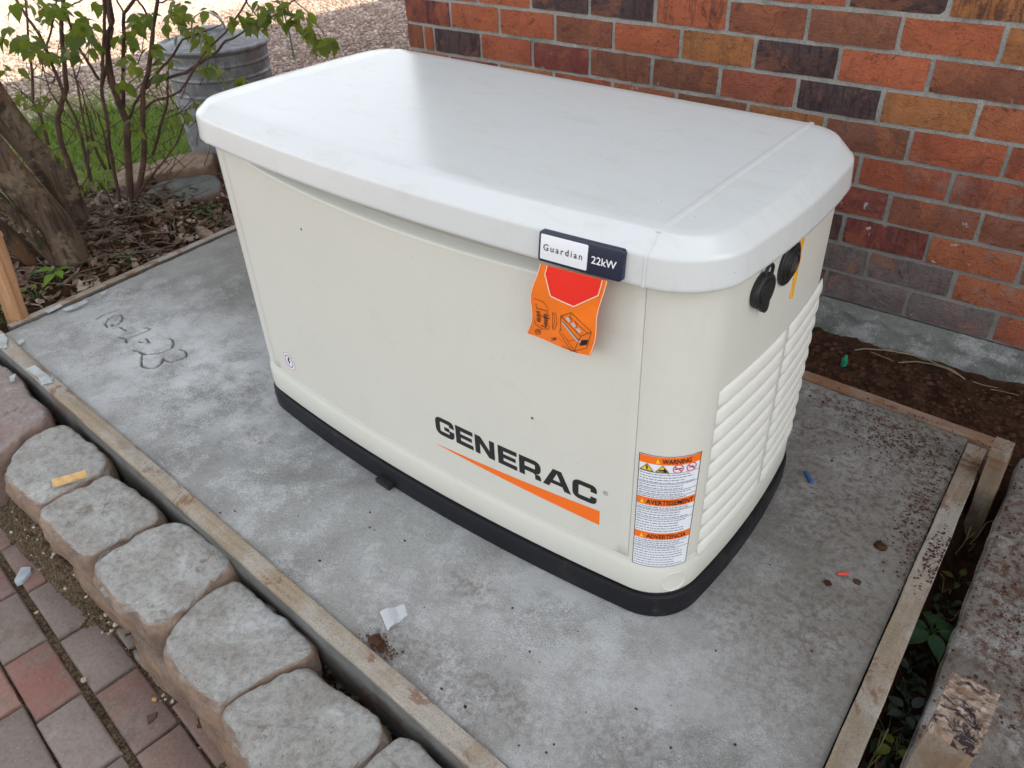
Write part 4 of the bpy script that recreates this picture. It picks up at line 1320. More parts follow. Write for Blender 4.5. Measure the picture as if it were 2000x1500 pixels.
# maker's name on the door in wide letters, with the orange wedge under it
LX0, LX1, LZ0, LH = .0795, .4630, .2395, .0455
def logo(u, v, lift):  # one unit = letter height
    return on_door(LX0 + u * (LX1 - LX0) / 9.02, LZ0 + v * LH, lift)
SW = (.235, .30)
def letters(ch, x):
    P = Print(logo); q = lambda L: P.poly([(x + a, b) for a, b in L])
    s = lambda L, r=.22: P.stroke([(x + a, b) for a, b in L], SW, r)
    if ch == 'G': s([(1.03, .64), (1.03, .8825), (.15, .8825), (.15, .1175), (1.03, .1175), (1.03, .45)]); q([(.56, .36), (.878, .36), (.878, .565), (.56, .565)]); w = 1.18
    if ch == 'C': s([(1.03, .62), (1.03, .8825), (.15, .8825), (.15, .1175), (1.03, .1175), (1.03, .38)]); w = 1.18
    if ch == 'E':
        q([(0, 0), (.3, 0), (.3, 1), (0, 1)])
        for a, b, c in ((0, .235, 1.05), (.40, .61, .98), (.765, 1, 1.05)): q([(.3, a), (c, a), (c, b), (.3, b)])
        w = 1.05
    if ch == 'N': q([(0, 0), (.29, 0), (.29, .60), (.80, 0), (1.13, 0), (1.13, 1), (.84, 1), (.84, .40), (.33, 1), (0, 1)]); w = 1.13
    if ch == 'R':
        q([(0, 0), (.3, 0), (.3, 1), (0, 1)]); s([(.3, .8825), (1.0, .8825), (1.0, .41), (.3, .41)], .2)
        q([(.86, 0), (1.16, 0), (1.15, .20), (1.08, .292), (.75, .292), (.84, .24)]); w = 1.16
    if ch == 'A':
        q([(0, 0), (.32, 0), (.71, .80), (.52, 1)]); q([(1.12, 0), (1.44, 0), (.92, 1), (.71, .80)][:]) if False else None
        q([(1.10, 0), (1.44, 0), (.94, 1), (.72, .80)]); q([(.52, 1), (.71, .80), (.72, .80), (.94, 1)]); q([(.42, .205), (1.005, .205), (.905, .41), (.52, .41)]); w = 1.44
    return P, w
lx = 0
for ch, gap in zip('GENERAC', (.10, .12, .20, .12, .10, .06, 0)):
    P, w = letters(ch, lx)
    P.out('logo_letter', M_INK, door); lx += w + gap
print('logo width', lx)
P = Print(on_door)
zt = lambda u: .2078 + (.2290 - .2078) * (u - .0775) / (.4645 - .0775)
zb = lambda u: .2070 + (.1938 - .2070) * (u - .0775) / (.4645 - .0775)
for k in range(16):
    a = .0775 + .387 * k / 16; b = .0775 + .387 * (k + 1) / 16
    P.poly([(a, zb(a)), (b, zb(b)), (b, zt(b)), (a, zt(a))])
P.out('orange_wedge', M_ORG, door)
P = Print(on_door); P.ringp((.4745, .2790), .0040, .0047, 20); P.text('R', .4728, .2770, .0042, bold=.0)
P.out('registered_mark', M_INK, door)
# tiny scuffs on the door
for (u, v, r) in ((-.256, .597, .0030), (.323, .3855, .0032)):
    P = Print(on_door); P.poly([(u + r * rnd.uniform(.7, 1.1) * math.cos(a), v + r * 1.1 * rnd.uniform(.7, 1.1) * math.sin(a)) for a in [2 * math.pi * k / 9 for k in range(9)]], .0005)
    P.out('speck', plain('mud_speck', (.16, .10, .04), .9), door)
# round shock sticker
sc = (-.4415, .1935)
st = Print(on_door); st.circle(sc, .0285, 32, .0003); sto = st.out('round_sticker', M_WHT, door)
P = Print(on_door); P.ringp(sc, .0235, .0262, 32, .0006); P.out('sticker_ring', M_PINK, sto) if False else P.out('sticker_ring', plain('faded_rose_print', (.62, .30, .33), .5), door)
P = Print(on_door); P.ringp(sc, .0155, .0175, 24, .0006); P.poly([(sc[0] - .002, sc[1] + .011), (sc[0] + .006, sc[1] + .011), (sc[0] + .001, sc[1] + .002), (sc[0] + .007, sc[1] + .002), (sc[0] - .004, sc[1] - .012), (sc[0] - .001, sc[1] - .002), (sc[0] - .006, sc[1] - .002)], .0006); P.out('sticker_bolt', M_INK, door)

# name badge on the roof skirt
def lid_y(x, z):
    L = [(.7205, 0), (.735, .001), (.757, .004), (.771, .008), (.779, .0125)]
    d = 0
    for (a, b), (c, e) in zip(L[:-1], L[1:]):
        if a <= z <= c: d = b + (e - b) * (z - a) / (c - a)
    return -.060 + .030 * (x / .53) ** 2 + d
BX0, BX1, BZ0, BZ1 = .3655, .5035, .7225, .7695
def on_lid(u, v, lift):
    y = lid_y(u, .745) - lift - .003 + (v - .745) * .12
    return (u, y, v)
def rrect(u0, v0, u1, v1, r, n=5):
    out = []
    for cx, cy, a0 in ((u1 - r, v0 + r, -90), (u1 - r, v1 - r, 0), (u0 + r, v1 - r, 90), (u0 + r, v0 + r, 180)):
        for k in range(n + 1): a = R_(a0 + 90 * k / n); out.append((cx + r * math.cos(a), cy + r * math.sin(a)))
    return out
def plate(u0, v0, u1, v1, r, l0, l1, name, mat, parent, bev=.001):
    rings = []
    for ins, l in ((0, l0), (0, l1 - bev), (bev * .5, l1 - bev * .3), (bev * 1.4, l1)):
        q = rrect(u0 + ins, v0 + ins, u1 - ins, v1 - ins, max(.0005, r - ins)); rings.append([on_lid(a, b, l) for a, b in q])
    V, Fs = loft(rings); n = len(rings[0]); Fs.append(tuple(range(3 * n, 4 * n)))
    return gobj(name, V, Fs, mat, parent, ang=30)
bad = plate(BX0, BZ0, BX1, BZ1, .0055, -.004, .005, 'name_badge', M_NAVY, roofp)
BS = BX0 + .5945 * (BX1 - BX0)
plate(BX0 + .0040, BZ0 + .0045, BS, BZ1 - .0045, .0018, .004, .0058, 'badge_white_field', M_WHT, roofp, .0004)
P = Print(on_lid); P.text('Guardian', BX0 + .0095, .7415, .0098, BS - BX0 - .017, space=1.35, lift=.0064, bold=.006); P.out('badge_lettering', M_GRY if False else M_INK, roofp)
P = Print(on_lid); P.text('22kW', BS + .0070, .7405, .0112, BX1 - BS - .0165, lift=.0058, bold=.012); P.out('badge_lettering', M_WHT, roofp)

# orange paper tag hanging from under the badge
TC = {'tl': Vector((.3690, -.0565, .7200)), 'tr': Vector((.4835, -.0475, .7225)), 'ml': Vector((.3540, -.058, .644)), 'mr': Vector((.4720, -.050, .646)), 'bl': Vector((.3330, -.046, .578)), 'br': Vector((.4530, -.038, .577))}
def on_tag(u, v, lift):   # u 0..1 across, v 0..1 up
    t = 1 - v
    a = TC['tl'] * (1 - t) ** 2 + TC['ml'] * 1.0 * 2 * t * (1 - t) + TC['bl'] * t * t
    b = TC['tr'] * (1 - t) ** 2 + TC['mr'] * 1.0 * 2 * t * (1 - t) + TC['br'] * t * t
    p = a.lerp(b, u)
    wob = .0025 * math.sin(u * 6 + v * 3) * t - .004 * math.sin(math.pi * u) * t
    edge = .006 * math.sin(v * 7.5) * (1 if u < .5 else .6)
    return (p.x + edge * (1 - abs(v - .5)), p.y - lift + wob, p.z)
tagp = empty('hanging_tag', (.41, -.05, .64), label='orange paper tag with a red panel and black line drawings, hanging below the name badge', cat='paper tag')
def tobj(P, name, mat, **k):
    V = [(x - .41, y + .05, z - .64) for x, y, z in P.d['v']]
    return obj(name, V, P.d['f'], mat, tagp, ang=None if 'paper' not in name else 60, **k)
P = Print(on_tag); P.quadgrid(0, 0, 1, 1, 16, 20, 0.0); P.quadgrid(0, 0, 1, 1, 16, 20, -.0006); po = tobj(P, 'paper_sheet', M_TAGO)
P = Print(on_tag)
for a, b in (((.004, 0), (.004, 1)), ((.985, 0), (.985, 1))):
    for k in range(16): P.quadgrid(a[0], k / 16, a[0] + .011, (k + 1) / 16, 1, 1, .0005)
P.quadgrid(.015, .002, .985, .012, 16, 1, .0005)
# outline of the red panel
HX = [(.115, .999), (.115, .90), (.315, .665), (.66, .62), (.93, .82), (.93, .999)]
for a, b in zip(HX[:-1], HX[1:]):
    n_ = 5
    for k in range(n_):
        p = Vector(a).lerp(Vector(b), k / n_); q = Vector(a).lerp(Vector(b), (k + 1) / n_); P.line([p, q], .014, .0009)
tobj(P, 'pale_print', M_TAGW)
P = Print(on_tag)
def hexr(v):
    # left and right limits of the panel at height v
    L = .12 if v > .90 else (.12 + (.9 - v) / (.9 - .665) * .2 if v > .665 else .32 + (.665 - v) / .045 * .34)
    Rr = .925 if v > .82 else .925 - (.82 - v) / .20 * .265
    return L, Rr
vs_ = [.625 + (.998 - .625) * k / 22 for k in range(23)]
for a, b in zip(vs_[:-1], vs_[1:]):
    la, ra = hexr(a); lb, rb_ = hexr(b)
    for k in range(6):
        t0, t1 = k / 6, (k + 1) / 6
        P.poly([(la + (ra - la) * t0, a), (la + (ra - la) * t1, a), (lb + (rb_ - lb) * t1, b), (lb + (rb_ - lb) * t0, b)], .0005)
tobj(P, 'red_panel', M_TAGR)
P = Print(on_tag)
ln = lambda L, w=.007, c=False: P.line(L, w, .0011, c)
# left drawing: engine with its arrow strip
ln([(.10, .50), (.10, .44), (.26, .46), (.30, .40), (.30, .36), (.14, .36)], .008); ln([(.06, .56), (.22, .56), (.28, .52), (.30, .46)], .005)
for k in range(9):
    y = .40 - k * .018; ln([(.08 + .01 * (k % 3), y), (.15, y + .008)], .010); ln([(.21, y + .004), (.28 - .012 * (k % 2), y)], .010)
ln([(.06, .26), (.07, .21), (.20, .17), (.30, .21), (.31, .26)], .007); ln([(.17, .22), (.26, .22), (.24, .25)], .012)
ln([(.40, .48), (.43, .44), (.43, .34), (.39, .24), (.36, .24), (.39, .34), (.39, .44), (.38, .47)], .006); ln([(.36, .24), (.37, .47)], .006)
P.ringp((.155, .100), .040, .048, 18, .0011); ln([(.14, .085), (.14, .118), (.175, .118), (.175, .085)], .008); ln([(.158, .09), (.158, .118)], .008)
# right drawing: an open cabinet
ln([(.50, .46), (.64, .54), (.93, .36), (.80, .27)], .006, True); ln([(.50, .46), (.50, .26), (.78, .03), (.80, .27)], .006); ln([(.93, .36), (.92, .12), (.78, .03)], .006)
ln([(.50, .30), (.47, .24), (.74, -.0 + .01), (.78, .03)], .005); ln([(.64, .54), (.64, .48), (.90, .32)], .005); ln([(.53, .40), (.79, .20)], .008); ln([(.62, .49), (.66, .42)], .005); ln([(.71, .45), (.74, .37)], .005)
ln([(.55, .22), (.66, .15), (.73, .20)], .004); ln([(.42, .12), (.50, .14), (.60, .11)], .004); ln([(.38, .09), (.46, .12), (.44, .07)], .010); ln([(.40, .05), (.44, .10)], .010)
P.poly([(.82, .13), (.905, .17), (.905, .25), (.82, .22)], .0011)
for k in range(9): ln([(.60 + k * .026, .045 - k * .0035), (.618 + k * .026, .043 - k * .0035)], .008)
tobj(P, 'line_drawing', M_INK)
P = Print(on_tag)
for x, y in ((.60, .45), (.68, .40), (.76, .345)): P.poly([(x - .035, y), (x + .01, y - .04), (x + .045, y - .01), (x, y + .03)], .0009)
ln2 = P.line([(.52, .385), (.78, .185), (.90, .245)], .022, .0007)
tobj(P, 'grey_print', plain('grey_tag_print', (.45, .47, .50), .5))

# warning label wrapped round the near corner post
LU0, LU1, LZA, LZB = .016, .128, .1335, .400
def on_post(u, v, lift):
    s = .0105 + u * .107 - .0015 * v + .006 * u * v
    p = arc_pt(s, lift)
    return (p.x, p.y, LZA + v * (LZB - LZA))
P = Print(on_post); P.quadgrid(0, 0, 1, 1, 20, 24, .0004); lab = P.out('warning_label', M_WHT, endp)
def lab_out(P, name, mat): return P.out(name, mat, endp)
P = Print(on_post)
for u0, v0, u1, v1 in ((0, 0, 1, .004), (0, .996, 1, 1), (0, .004, .010, .996), (.990, .004, 1, .996)): P.quadgrid(u0, v0, u1, v1, 16 if u1 - u0 > .5 else 1, 1 if u1 - u0 > .5 else 20, .0010)
for v in (.862, .768, .715, .612 + .055, .535, .46, .285, .185): P.quadgrid(.012, v, .988, v + .003, 16, 1, .0009)
lab_out(P, 'label_border', M_INK)
BANDS = ((.935, .992, 'WARNING', .345, .47, .30), (.585, .650, 'AVERTISSEMENT', .16, .80, .07), (.275 - .0, .335, 'ADVERTENCIA', .20, .70, .10))
BANDS = ((.930, .992, 'WARNING', .36, .46, .26), (.578, .642, 'AVERTISSEMENT', .165, .79, .065), (.268, .330, 'ADVERTENCIA', .215, .69, .10))
for a, b, tx, u, w, iu in BANDS:
    P = Print(on_post); P.quadgrid(.012, a, .988, b, 16, 1, .0010); lab_out(P, 'label_band', M_ORG)
    P = Print(on_post); P.text(tx, u, a + .013, (b - a) - .026, w, bold=.022, lift=.0016); lab_out(P, 'label_heading', M_INK)
P = Print(on_post)
for a, b, tx, u, w, iu in BANDS: P2 = Print(on_post); P2.poly([(iu, a + .012), (iu + .07, a + .012), (iu + .035, b - .012)], .0016); lab_out(P2, 'alert_triangle', M_YEL)
for cx in (.135, .375): P = Print(on_post); P.poly([(cx - .105, .870), (cx + .105, .870), (cx, .926)], .0010); lab_out(P, 'hazard_triangle', M_YEL)
P = Print(on_post)
for cx in (.135, .375): P.line([(cx - .105, .870), (cx + .105, .870), (cx, .926)], .005, .0014, True)
P.line([(.14, .915), (.12, .900), (.15, .897), (.13, .880)], .012, .0015); P.line([(.32, .884), (.40, .888), (.42, .878), (.45, .884)], .012, .0015); P.circle((.41, .888), .018, 10, .0015)
P.line([(.56, .897), (.68, .901)], .008, .0014); P.line([(.80, .895), (.86, .905), (.88, .890)], .006, .0014)
lab_out(P, 'label_symbol', M_INK)
P = Print(on_post)
def ell(c, r, w):
    for k in range(20):
        a, b = 2 * math.pi * k / 20, 2 * math.pi * (k + 1) / 20; ry = r * .42
        P.poly([(c[0] + r * math.cos(a), c[1] + ry * math.sin(a)), (c[0] + (r + w) * math.cos(a), c[1] + (ry + w * .42) * math.sin(a)), (c[0] + (r + w) * math.cos(b), c[1] + (ry + w * .42) * math.sin(b)), (c[0] + r * math.cos(b), c[1] + ry * math.sin(b))], .0012)
for cx in (.62, .84): ell((cx, .898), .072, .016); P.line([(cx - .055, .916), (cx + .055, .880)], .010, .0016)
lab_out(P, 'label_ring', M_PINK)
P = Print(on_post); tr_ = random.Random(9)
def rows(v1, v0, n, stop=.95):
    for i in range(n):
        v = v1 - (v1 - v0) * (i + .5) / n; u = .03; end = tr_.uniform(.72, stop)
        while u < end:
            w = tr_.uniform(.02, .085); P.quadgrid(u, v - .0038, min(u + w, end), v + .0030, 1, 1, .0009); u += w + .014
rows(.858, .770, 4); rows(.762, .720, 2, .8); rows(.710, .672, 2, .9); rows(.662, .645, 1); lab_out(P, 'label_small_print', M_GRY)
P = Print(on_post); rows(.572, .540, 2); rows(.530, .465, 3); rows(.455, .338, 5); lab_out(P, 'label_small_print', M_GRY)
P = Print(on_post); rows(.262, .190, 4); rows(.180, .012, 7, .9); lab_out(P, 'label_small_print', M_GRY)

# a short black strap end sticking out from under the base
m = MB(); a = at(737, 938, .004); b = at(768, 951, .004)
m.add(*box(((a.x + b.x) / 2, (a.y + b.y) / 2 - .001, .008), (.046, .016, .012), -.05))
o = obj('black_foam_block', [(x - a.x, y - a.y, z) for x, y, z in m.v], m.f, M_BLACK, label='small black rubber block poking out from under the front of the generator base', cat='rubber block'); o.location = (a.x, a.y, 0)

# ------------------------------------------------------------------ stakes
def stake(name, base, top, w, d, rz, mat, end_mat, label, seed, jag=.0, cat='wooden stake', splinter=False):
    B = Vector(base); T = Vector(top); root = empty(name, tuple(B), rz, label=label, cat=cat, group=None)
    ax = Matrix.Rotation(-rz, 3, 'Z') @ (T - B); n = 14; rings = []
    for i in range(n + 1):
        t = i / n; c = ax * t; r = []
        for k, (sx, sy) in enumerate([(-1, -1), (-.4, -1), (.4, -1), (1, -1), (1, -.3), (1, .4), (1, 1), (.4, 1), (-.4, 1), (-1, 1), (-1, .4), (-1, -.3)]):
            e = .93 if (abs(sx) == 1 and abs(sy) == 1) else 1
            nn = noise.noise(Vector((k * 3.1, t * 4, seed))) * .0022
            r.append((c.x + sx * w / 2 * e + nn, c.y + sy * d / 2 * e + nn, c.z + (noise.noise(Vector((k * 1.7, 9, seed))) * jag if i == n else 0)))
        rings.append(r)
    v, f = loft(rings); f.append(tuple(reversed(range(12))))
    obj('shaft', v, f, mat, root, ang=40)
    # end face as a finely broken grid
    m = 14; V = []; Fs = []
    for j in range(m + 1):
        for i in range(m + 1):
            sx = -1 + 2 * i / m; sy = -1 + 2 * j / m; e = 1 - .035 * abs(sx) * abs(sy)
            ed = max(abs(sx), abs(sy)) > .99
            hz = noise.noise(Vector((sx * 2.5, sy * 8, seed + 3))) * jag * (1 if not ed else .5)
            V.append((ax.x + sx * w / 2 * e * .995, ax.y + sy * d / 2 * e * .995, ax.z + .0012 + hz))
    for j in range(m):
        for i in range(m): a = j * (m + 1) + i; Fs.append((a, a + 1, a + m + 2, a + m + 1))
    loop = [i for i in range(m + 1)] + [j * (m + 1) + m for j in range(1, m + 1)] + [m * (m + 1) + i for i in range(m - 1, -1, -1)] + [j * (m + 1) for j in range(m - 1, 0, -1)]
    n0 = len(V)
    for q in loop: x, y, z = V[q]; V.append((ax.x + (x - ax.x) * 1.03, ax.y + (y - ax.y) * 1.03, ax.z - .012 - rnd.random() * .004))
    for i in range(len(loop)): j = (i + 1) % len(loop); Fs.append((loop[j], loop[i], n0 + i, n0 + j))
    obj('sawn_end', V, Fs, end_mat, root, ang=None)
    return root
_b = at(28, 622, 0); _t = atv(-22, 455, _b)
stake('wooden_stake', (_b.x, _b.y, -.12), (_t.x, _t.y, _t.z), .062, .034, .45, M_STAKE, M_STAKE, 'orange-brown wooden stake standing at the front-left corner of the pad', 1)
stake('wooden_stake', (1.012, .790, -.16), (1.004, .800, .095), .040, .060, -.03, M_STAKE2, M_STAKE2, 'muddy weathered stake at the back-right corner of the pad near the brick wall', 2, .003)
stake('wooden_stake', (1.066, -.172, -.16), (1.069, -.170, .405), .053, .086, -.04, M_STAKE2, M_END, 'tall splintered stake closest to the camera, at the bottom right', 3, .010)

# ------------------------------------------------------------------ galvanised bin
CX, CY, CZB = -2.43, 1.16, -.085
can = empty('galvanised_bin', (CX, CY, CZB), label='galvanised metal bin with a domed lid standing on the gravel behind the shrub', cat='metal bin')
prof = [(.205, 0), (.209, .006), (.205, .012), (.212, .02)]
def rb(z, r, a=.005): return [(r, z - .009), (r + a * .7, z - .004), (r + a, z), (r + a * .7, z + .004), (r, z + .009)]
rr_ = lambda z: .212 + .016 * z / .58
prof += [(rr_(.10), .10), (rr_(.2), .2)] + rb(.385, rr_(.385)) + rb(.455, rr_(.455), .006) + rb(.51, rr_(.51)) + [(rr_(.555), .555), (.236, .566), (.238, .572), (.232, .574)]
v, f = lathe(prof, 64); f.append(tuple(reversed(range(64)))); obj('drum', v, f, M_GALV, can, ang=30)
prof = [(.232, .566), (.243, .568), (.246, .575), (.243, .582), (.232, .584), (.222, .576), (.20, .580), (.12, .612), (.06, .634), (.05, .640), (.0, .641)]
v, f = lathe(prof, 64); obj('lid', v, f, M_GALV, can, ang=30)
m = MB(); sec = []
pts = [Vector((.075 * math.cos(a) * .92, -.03 + .02 * math.cos(a), .622 + .085 * math.sin(a))) for a in [math.pi * k / 16 for k in range(17)]]
B = []
for i, p in enumerate(pts):
    t = (pts[min(i + 1, 16)] - pts[max(i - 1, 0)]).normalized(); s = Vector((0, 1, 0)); nn = t.cross(s).normalized()
    B.append([tuple(p + s * a + nn * b) for a, b in ((-.011, -.002), (.011, -.002), (.011, .002), (-.011, .002))])
v, f = loft(B); h = obj('lid_handle', v, f, M_GALV, can, ang=40); 
h.rotation_euler = (0, 0, .75)
m = MB(); m.tube([(.216 * math.cos(a), .216 * math.sin(a), z) for a, z in ((-1.95, .10), (-1.90, .25), (-1.86, .37))], .004, 6); m.obj('body_seam', M_GALV, can)
# thin green stake behind it
a = at(575, 116, -.08); 
m = MB(); m.tube([(0, 0, -.1), (-.03, .02, .16), (-.10, .05, .36)], .007, 8)
o = m.obj('garden_stake', plain('green_coated_wire', (.025, .07, .045), .45), label='thin dark green garden stake leaning in the gravel beside the bin', cat='garden stake'); o.location = a

# ------------------------------------------------------------------ edging stones and flagstone beyond the pad
def pxstone(name, pxs, zt, h, mat, seed, label, cat, **k):
    P = [(at(x, y, zt).x, at(x, y, zt).y) for x, y in pxs]
    o = stone(name, P, zt, h, mat, None, seed, **k); return tag(o, label, cat)
pxstone('flagstone', [(276, 383), (300, 362), (347, 342), (420, 341), (432, 352), (428, 374), (375, 388), (330, 390)], .015, .05, M_FLAG, 3, 'flat grey flagstone with a reddish edge lying in the soil left of the generator', 'flagstone', rough=.004, rnd_=.01, flare=.003)
pxstone('edging_stone', [(296, 322), (330, 306), (392, 293), (412, 296), (418, 318), (395, 326), (340, 332), (300, 340)], .05, .12, M_SAND, 4, 'long tan edging stone lying against the foot of the metal bin', 'edging stone', rough=.010, flare=.004)
pxstone('edging_stone', [(222, 340), (240, 318), (290, 318), (298, 335), (280, 352), (232, 362)], .03, .10, M_SAND, 5, 'pale tan edging stone half hidden behind the shrub stems', 'edging stone', rough=.012, flare=.004)
pxstone('edging_stone', [(377, 441), (395, 440), (418, 452), (415, 462), (398, 458)], -.005, .05, M_SAND, 6, 'small reddish stone in the soil just outside the left board', 'edging stone', rough=.006, flare=.002)
pxstone('edging_stone', [(333, 404), (350, 400), (360, 420), (355, 432), (342, 428)], -.002, .05, M_SAND, 7, 'small upright tan stone in the dark soil in front of the flagstone', 'edging stone', rough=.006, flare=.002)

# ------------------------------------------------------------------ leaning multi-stemmed tree at the left
tree = empty('leaning_tree', (-1.92, .08, -.05), label='leaning tree with several thick mottled stems at the left edge', cat='tree')
def trunk(pxr, base, seed, offs=(0, 0), n=18):
    pts = []; rad = []
    for i, (x, y, r) in enumerate(pxr):
        t = i / (len(pxr) - 1)
        p = atv(x, y, base, offs[0] + (offs[1] - offs[0]) * t); pts.append(p)
        rad.append(r * .78 * (p - CAM).dot(Vector(RM[2])) / F_PX)
    # resample
    P = []; Rr = []
    for i in range(len(pts) - 1):
        for k in range(5): P.append(pts[i].lerp(pts[i + 1], k / 5)); Rr.append(rad[i] + (rad[i + 1] - rad[i]) * k / 5)
    P.append(pts[-1]); Rr.append(rad[-1])
    d = (P[-1] - P[-2]).normalized()
    for k in range(1, 7): P.append(P[-1] + d * .16 + Vector((0, 0, .03))); Rr.append(Rr[-1] * .96)
    m = MB(); m.tube(P, Rr, n)
    V = []
    for i, p in enumerate(m.v):
        q = Vector(p); ring_i = min(i // n, len(P) - 1); c = P[ring_i]; r = (q - c)
        a = noise.noise(Vector((q.x * 5, q.y * 5, q.z * 5 + seed))) * .16 + noise.noise(Vector((q.x * 16, q.y * 16, q.z * 7 + seed))) * .10
        V.append(tuple(c + r * (1 + a) - Vector(tree.location)))
    obj('trunk', V, m.f, M_BARK, tree, ang=60)
bt = (-1.90, .09, -.06)
trunk([(143, 508, 42), (132, 478, 42), (106, 440, 40), (68, 396, 40), (30, 350, 40), (-10, 300, 39), (-60, 238, 38)], bt, 1)
trunk([(160, 425, 20), (136, 378, 24), (98, 325, 26), (52, 268, 25), (8, 208, 24), (-30, 150, 24)], (-2.05, .22, -.06), 2, (0, -.05))
trunk([(158, 440, 9), (128, 400, 10), (86, 350, 11), (44, 296, 12), (0, 245, 12)], (-1.98, .19, -.06), 5, (0, 0))
trunk([(104, 508, 13), (80, 480, 13), (45, 437, 13), (5, 392, 12), (-40, 345, 12)], (-1.94, -.02, -.07), 3, (0, .05))
trunk([(92, 528, 22), (60, 500, 22), (20, 465, 22), (-30, 425, 22)], (-1.98, -.06, -.09), 4, (-.06, 0))

# ------------------------------------------------------------------ shrub
SB = (-2.14, .46, -.03)
shrub = empty('leafy_shrub', SB, label='leggy shrub with thin brown stems and scattered green leaves, left of the generator', cat='shrub')
def stem(pxs, r0, r1, off, mat=M_TWIG, up=True):
    P = []
    for i, (x, y) in enumerate(pxs): P.append(atv(x, y, SB, off * (i / max(1, len(pxs) - 1))) - Vector(SB))
    if up and pxs[-1][1] <= 4:
        d = (P[-1] - P[-2]).normalized(); P.append(P[-1] + d * .22); P.append(P[-1] + d * .2 + Vector((0, 0, .03)))
    # small kinks between the traced points
    Q = [P[0]]
    for a, b in zip(P[:-1], P[1:]):
        L = (b - a).length
        for k in (1, 2): Q.append(a.lerp(b, k / 3) + Vector((rnd.uniform(-1, 1), rnd.uniform(-1, 1), rnd.uniform(-1, 1))) * L * .018)
        Q.append(b)
    R = [(r0 + (r1 - r0) * i / (len(Q) - 1)) for i in range(len(Q))]
    R = [r * .82 for r in R]
    m = MB(); m.tube(Q, R, 7); m.obj('stem', mat, shrub, ang=60)
STEMS = [([(256, 400), (252, 340), (249, 290), (248, 238), (232, 202), (222, 170), (214, 130), (210, 100), (218, 55), (209, 0)], .018, .007, .1),
 ([(262, 402), (275, 350), (281, 300), (279, 240), (278, 180), (290, 140), (297, 80), (300, 46), (308, 0)], .015, .006, .15),
 ([(238, 432), (232, 380), (222, 330), (214, 290), (210, 240), (199, 185), (200, 120), (204, 60), (203, 0)], .009, .006, .25),
 ([(200, 164), (210, 125), (209, 66), (221, 42), (214, 0)], .009, .006, .3),
 ([(152, 372), (138, 330), (121, 285), (112, 236), (120, 200), (130, 174), (125, 112), (120, 60), (124, 0)], .015, .007, -.1),
 ([(128, 196), (112, 150), (94, 104), (76, 66), (54, 36), (32, 0)], .008, .005, -.1),
 ([(178, 355), (168, 310), (160, 270), (148, 230), (128, 192)], .009, .006, -.05),
 ([(284, 212), (296, 200), (312, 193), (332, 189), (352, 178), (370, 152), (388, 120), (408, 92), (440, 64), (470, 22), (482, 0)], .006, .0035, .3),
 ([(279, 176), (300, 158), (335, 150), (362, 143), (398, 118), (425, 100), (440, 80), (455, 75), (486, 56)], .009, .004, .35),
 ([(279, 170), (305, 146), (338, 108), (356, 78), (396, 62), (434, 48)], .007, .003, .2),
 ([(240, 214), (241, 140), (242, 84), (242, 26), (262, 0)], .009, .006, .2), ([(242, 26), (232, 8), (228, 0)], .004, .003, .2),
 ([(298, 300), (308, 270), (316, 236), (326, 205), (328, 190), (326, 140)], .008, .004, .3), ([(250, 238), (262, 204), (274, 184)], .007, .005, .15),
 ([(194, 156), (172, 122), (152, 90), (138, 50), (128, 20), (124, 0)], .007, .005, 0), ([(94, 284), (82, 240), (76, 220), (65, 200), (63, 140), (56, 100), (50, 4)], .009, .003, -.15),
 ([(174, 350), (172, 280), (160, 220), (150, 160), (140, 120)], .006, .003, -.05), ([(262, 395), (290, 350), (316, 320), (345, 280), (362, 235)], .007, .003, .3),
 ([(296, 46), (282, 18), (268, 0)], .005, .004, .2), ([(310, 4), (335, 0)], .004, .003, .2), ([(88, 100), (100, 60), (108, 20), (110, 0)], .005, .003, -.1),
 ([(120, 212), (98, 180), (84, 130), (70, 90)], .004, .002, -.1), ([(190, 300), (176, 250), (166, 200), (142, 130)], .005, .002, .1), ([(216, 330), (205, 270), (190, 220)], .006, .003, .1),
 ([(236, 430), (220, 400), (206, 372), (186, 350)], .005, .002, .2), ([(120, 20), (140, 10), (160, 0)], .004, .003, -.1), ([(72, 220), (90, 208), (100, 192)], .003, .002, -.1),
 ([(206, 330), (190, 300), (176, 262)], .008, .005, .05), ([(228, 196), (212, 160), (206, 130)], .005, .003, .1), ([(480, 56), (520, 40), (560, 12), (575, 0)], .004, .003, .4), ([(575, 0), (600, 22), (622, 50), (640, 76)], .003, .0015, .45), ([(500, 30), (480, 0)], .003, .003, .4), ([(560, 14), (540, 0)], .003, .003, .4)]
for s in STEMS: stem(*s)
# hair-thin twigs joined as one bundle
m = MB(); tw = random.Random(21)
for k in range(120):
    x = tw.uniform(20, 400); y = tw.uniform(120, 400); L = tw.uniform(25, 90); a = tw.uniform(-1.25, 1.25)
    off = tw.uniform(-.25, .35)
    pts = [atv(x + math.sin(a) * L * t + tw.uniform(-3, 3), y - math.cos(a) * L * t, SB, off) - Vector(SB) for t in (0, .35, .7, 1)]
    m.tube(pts, [.0022, .0018, .0014, .0009], 4, False)
m.obj('fine_twigs', M_TWIG, shrub, ang=60, kind='stuff')
def leaf_mesh(name, seed, mat=M_LEAF):
    rr = random.Random(seed); V = []; n = 7
    for i in range(n + 1):
        t = i / n; w = .31 * math.sin(math.pi * min(1, t * 1.02) ** .8) * (1 - .25 * t) + .004
        droop = -.28 * t * t
        for s in (-1, -.5, 0, .5, 1): V.append((s * w * (1 + rr.uniform(-.06, .06)), t, droop + abs(s) * w * .20 + rr.uniform(-.01, .01)))
    F_ = []
    for i in range(n):
        for j in range(4): a = i * 5 + j; F_.append((a, a + 1, a + 6, a + 5))
    return mesh_data(name, V, F_, mat, 80)
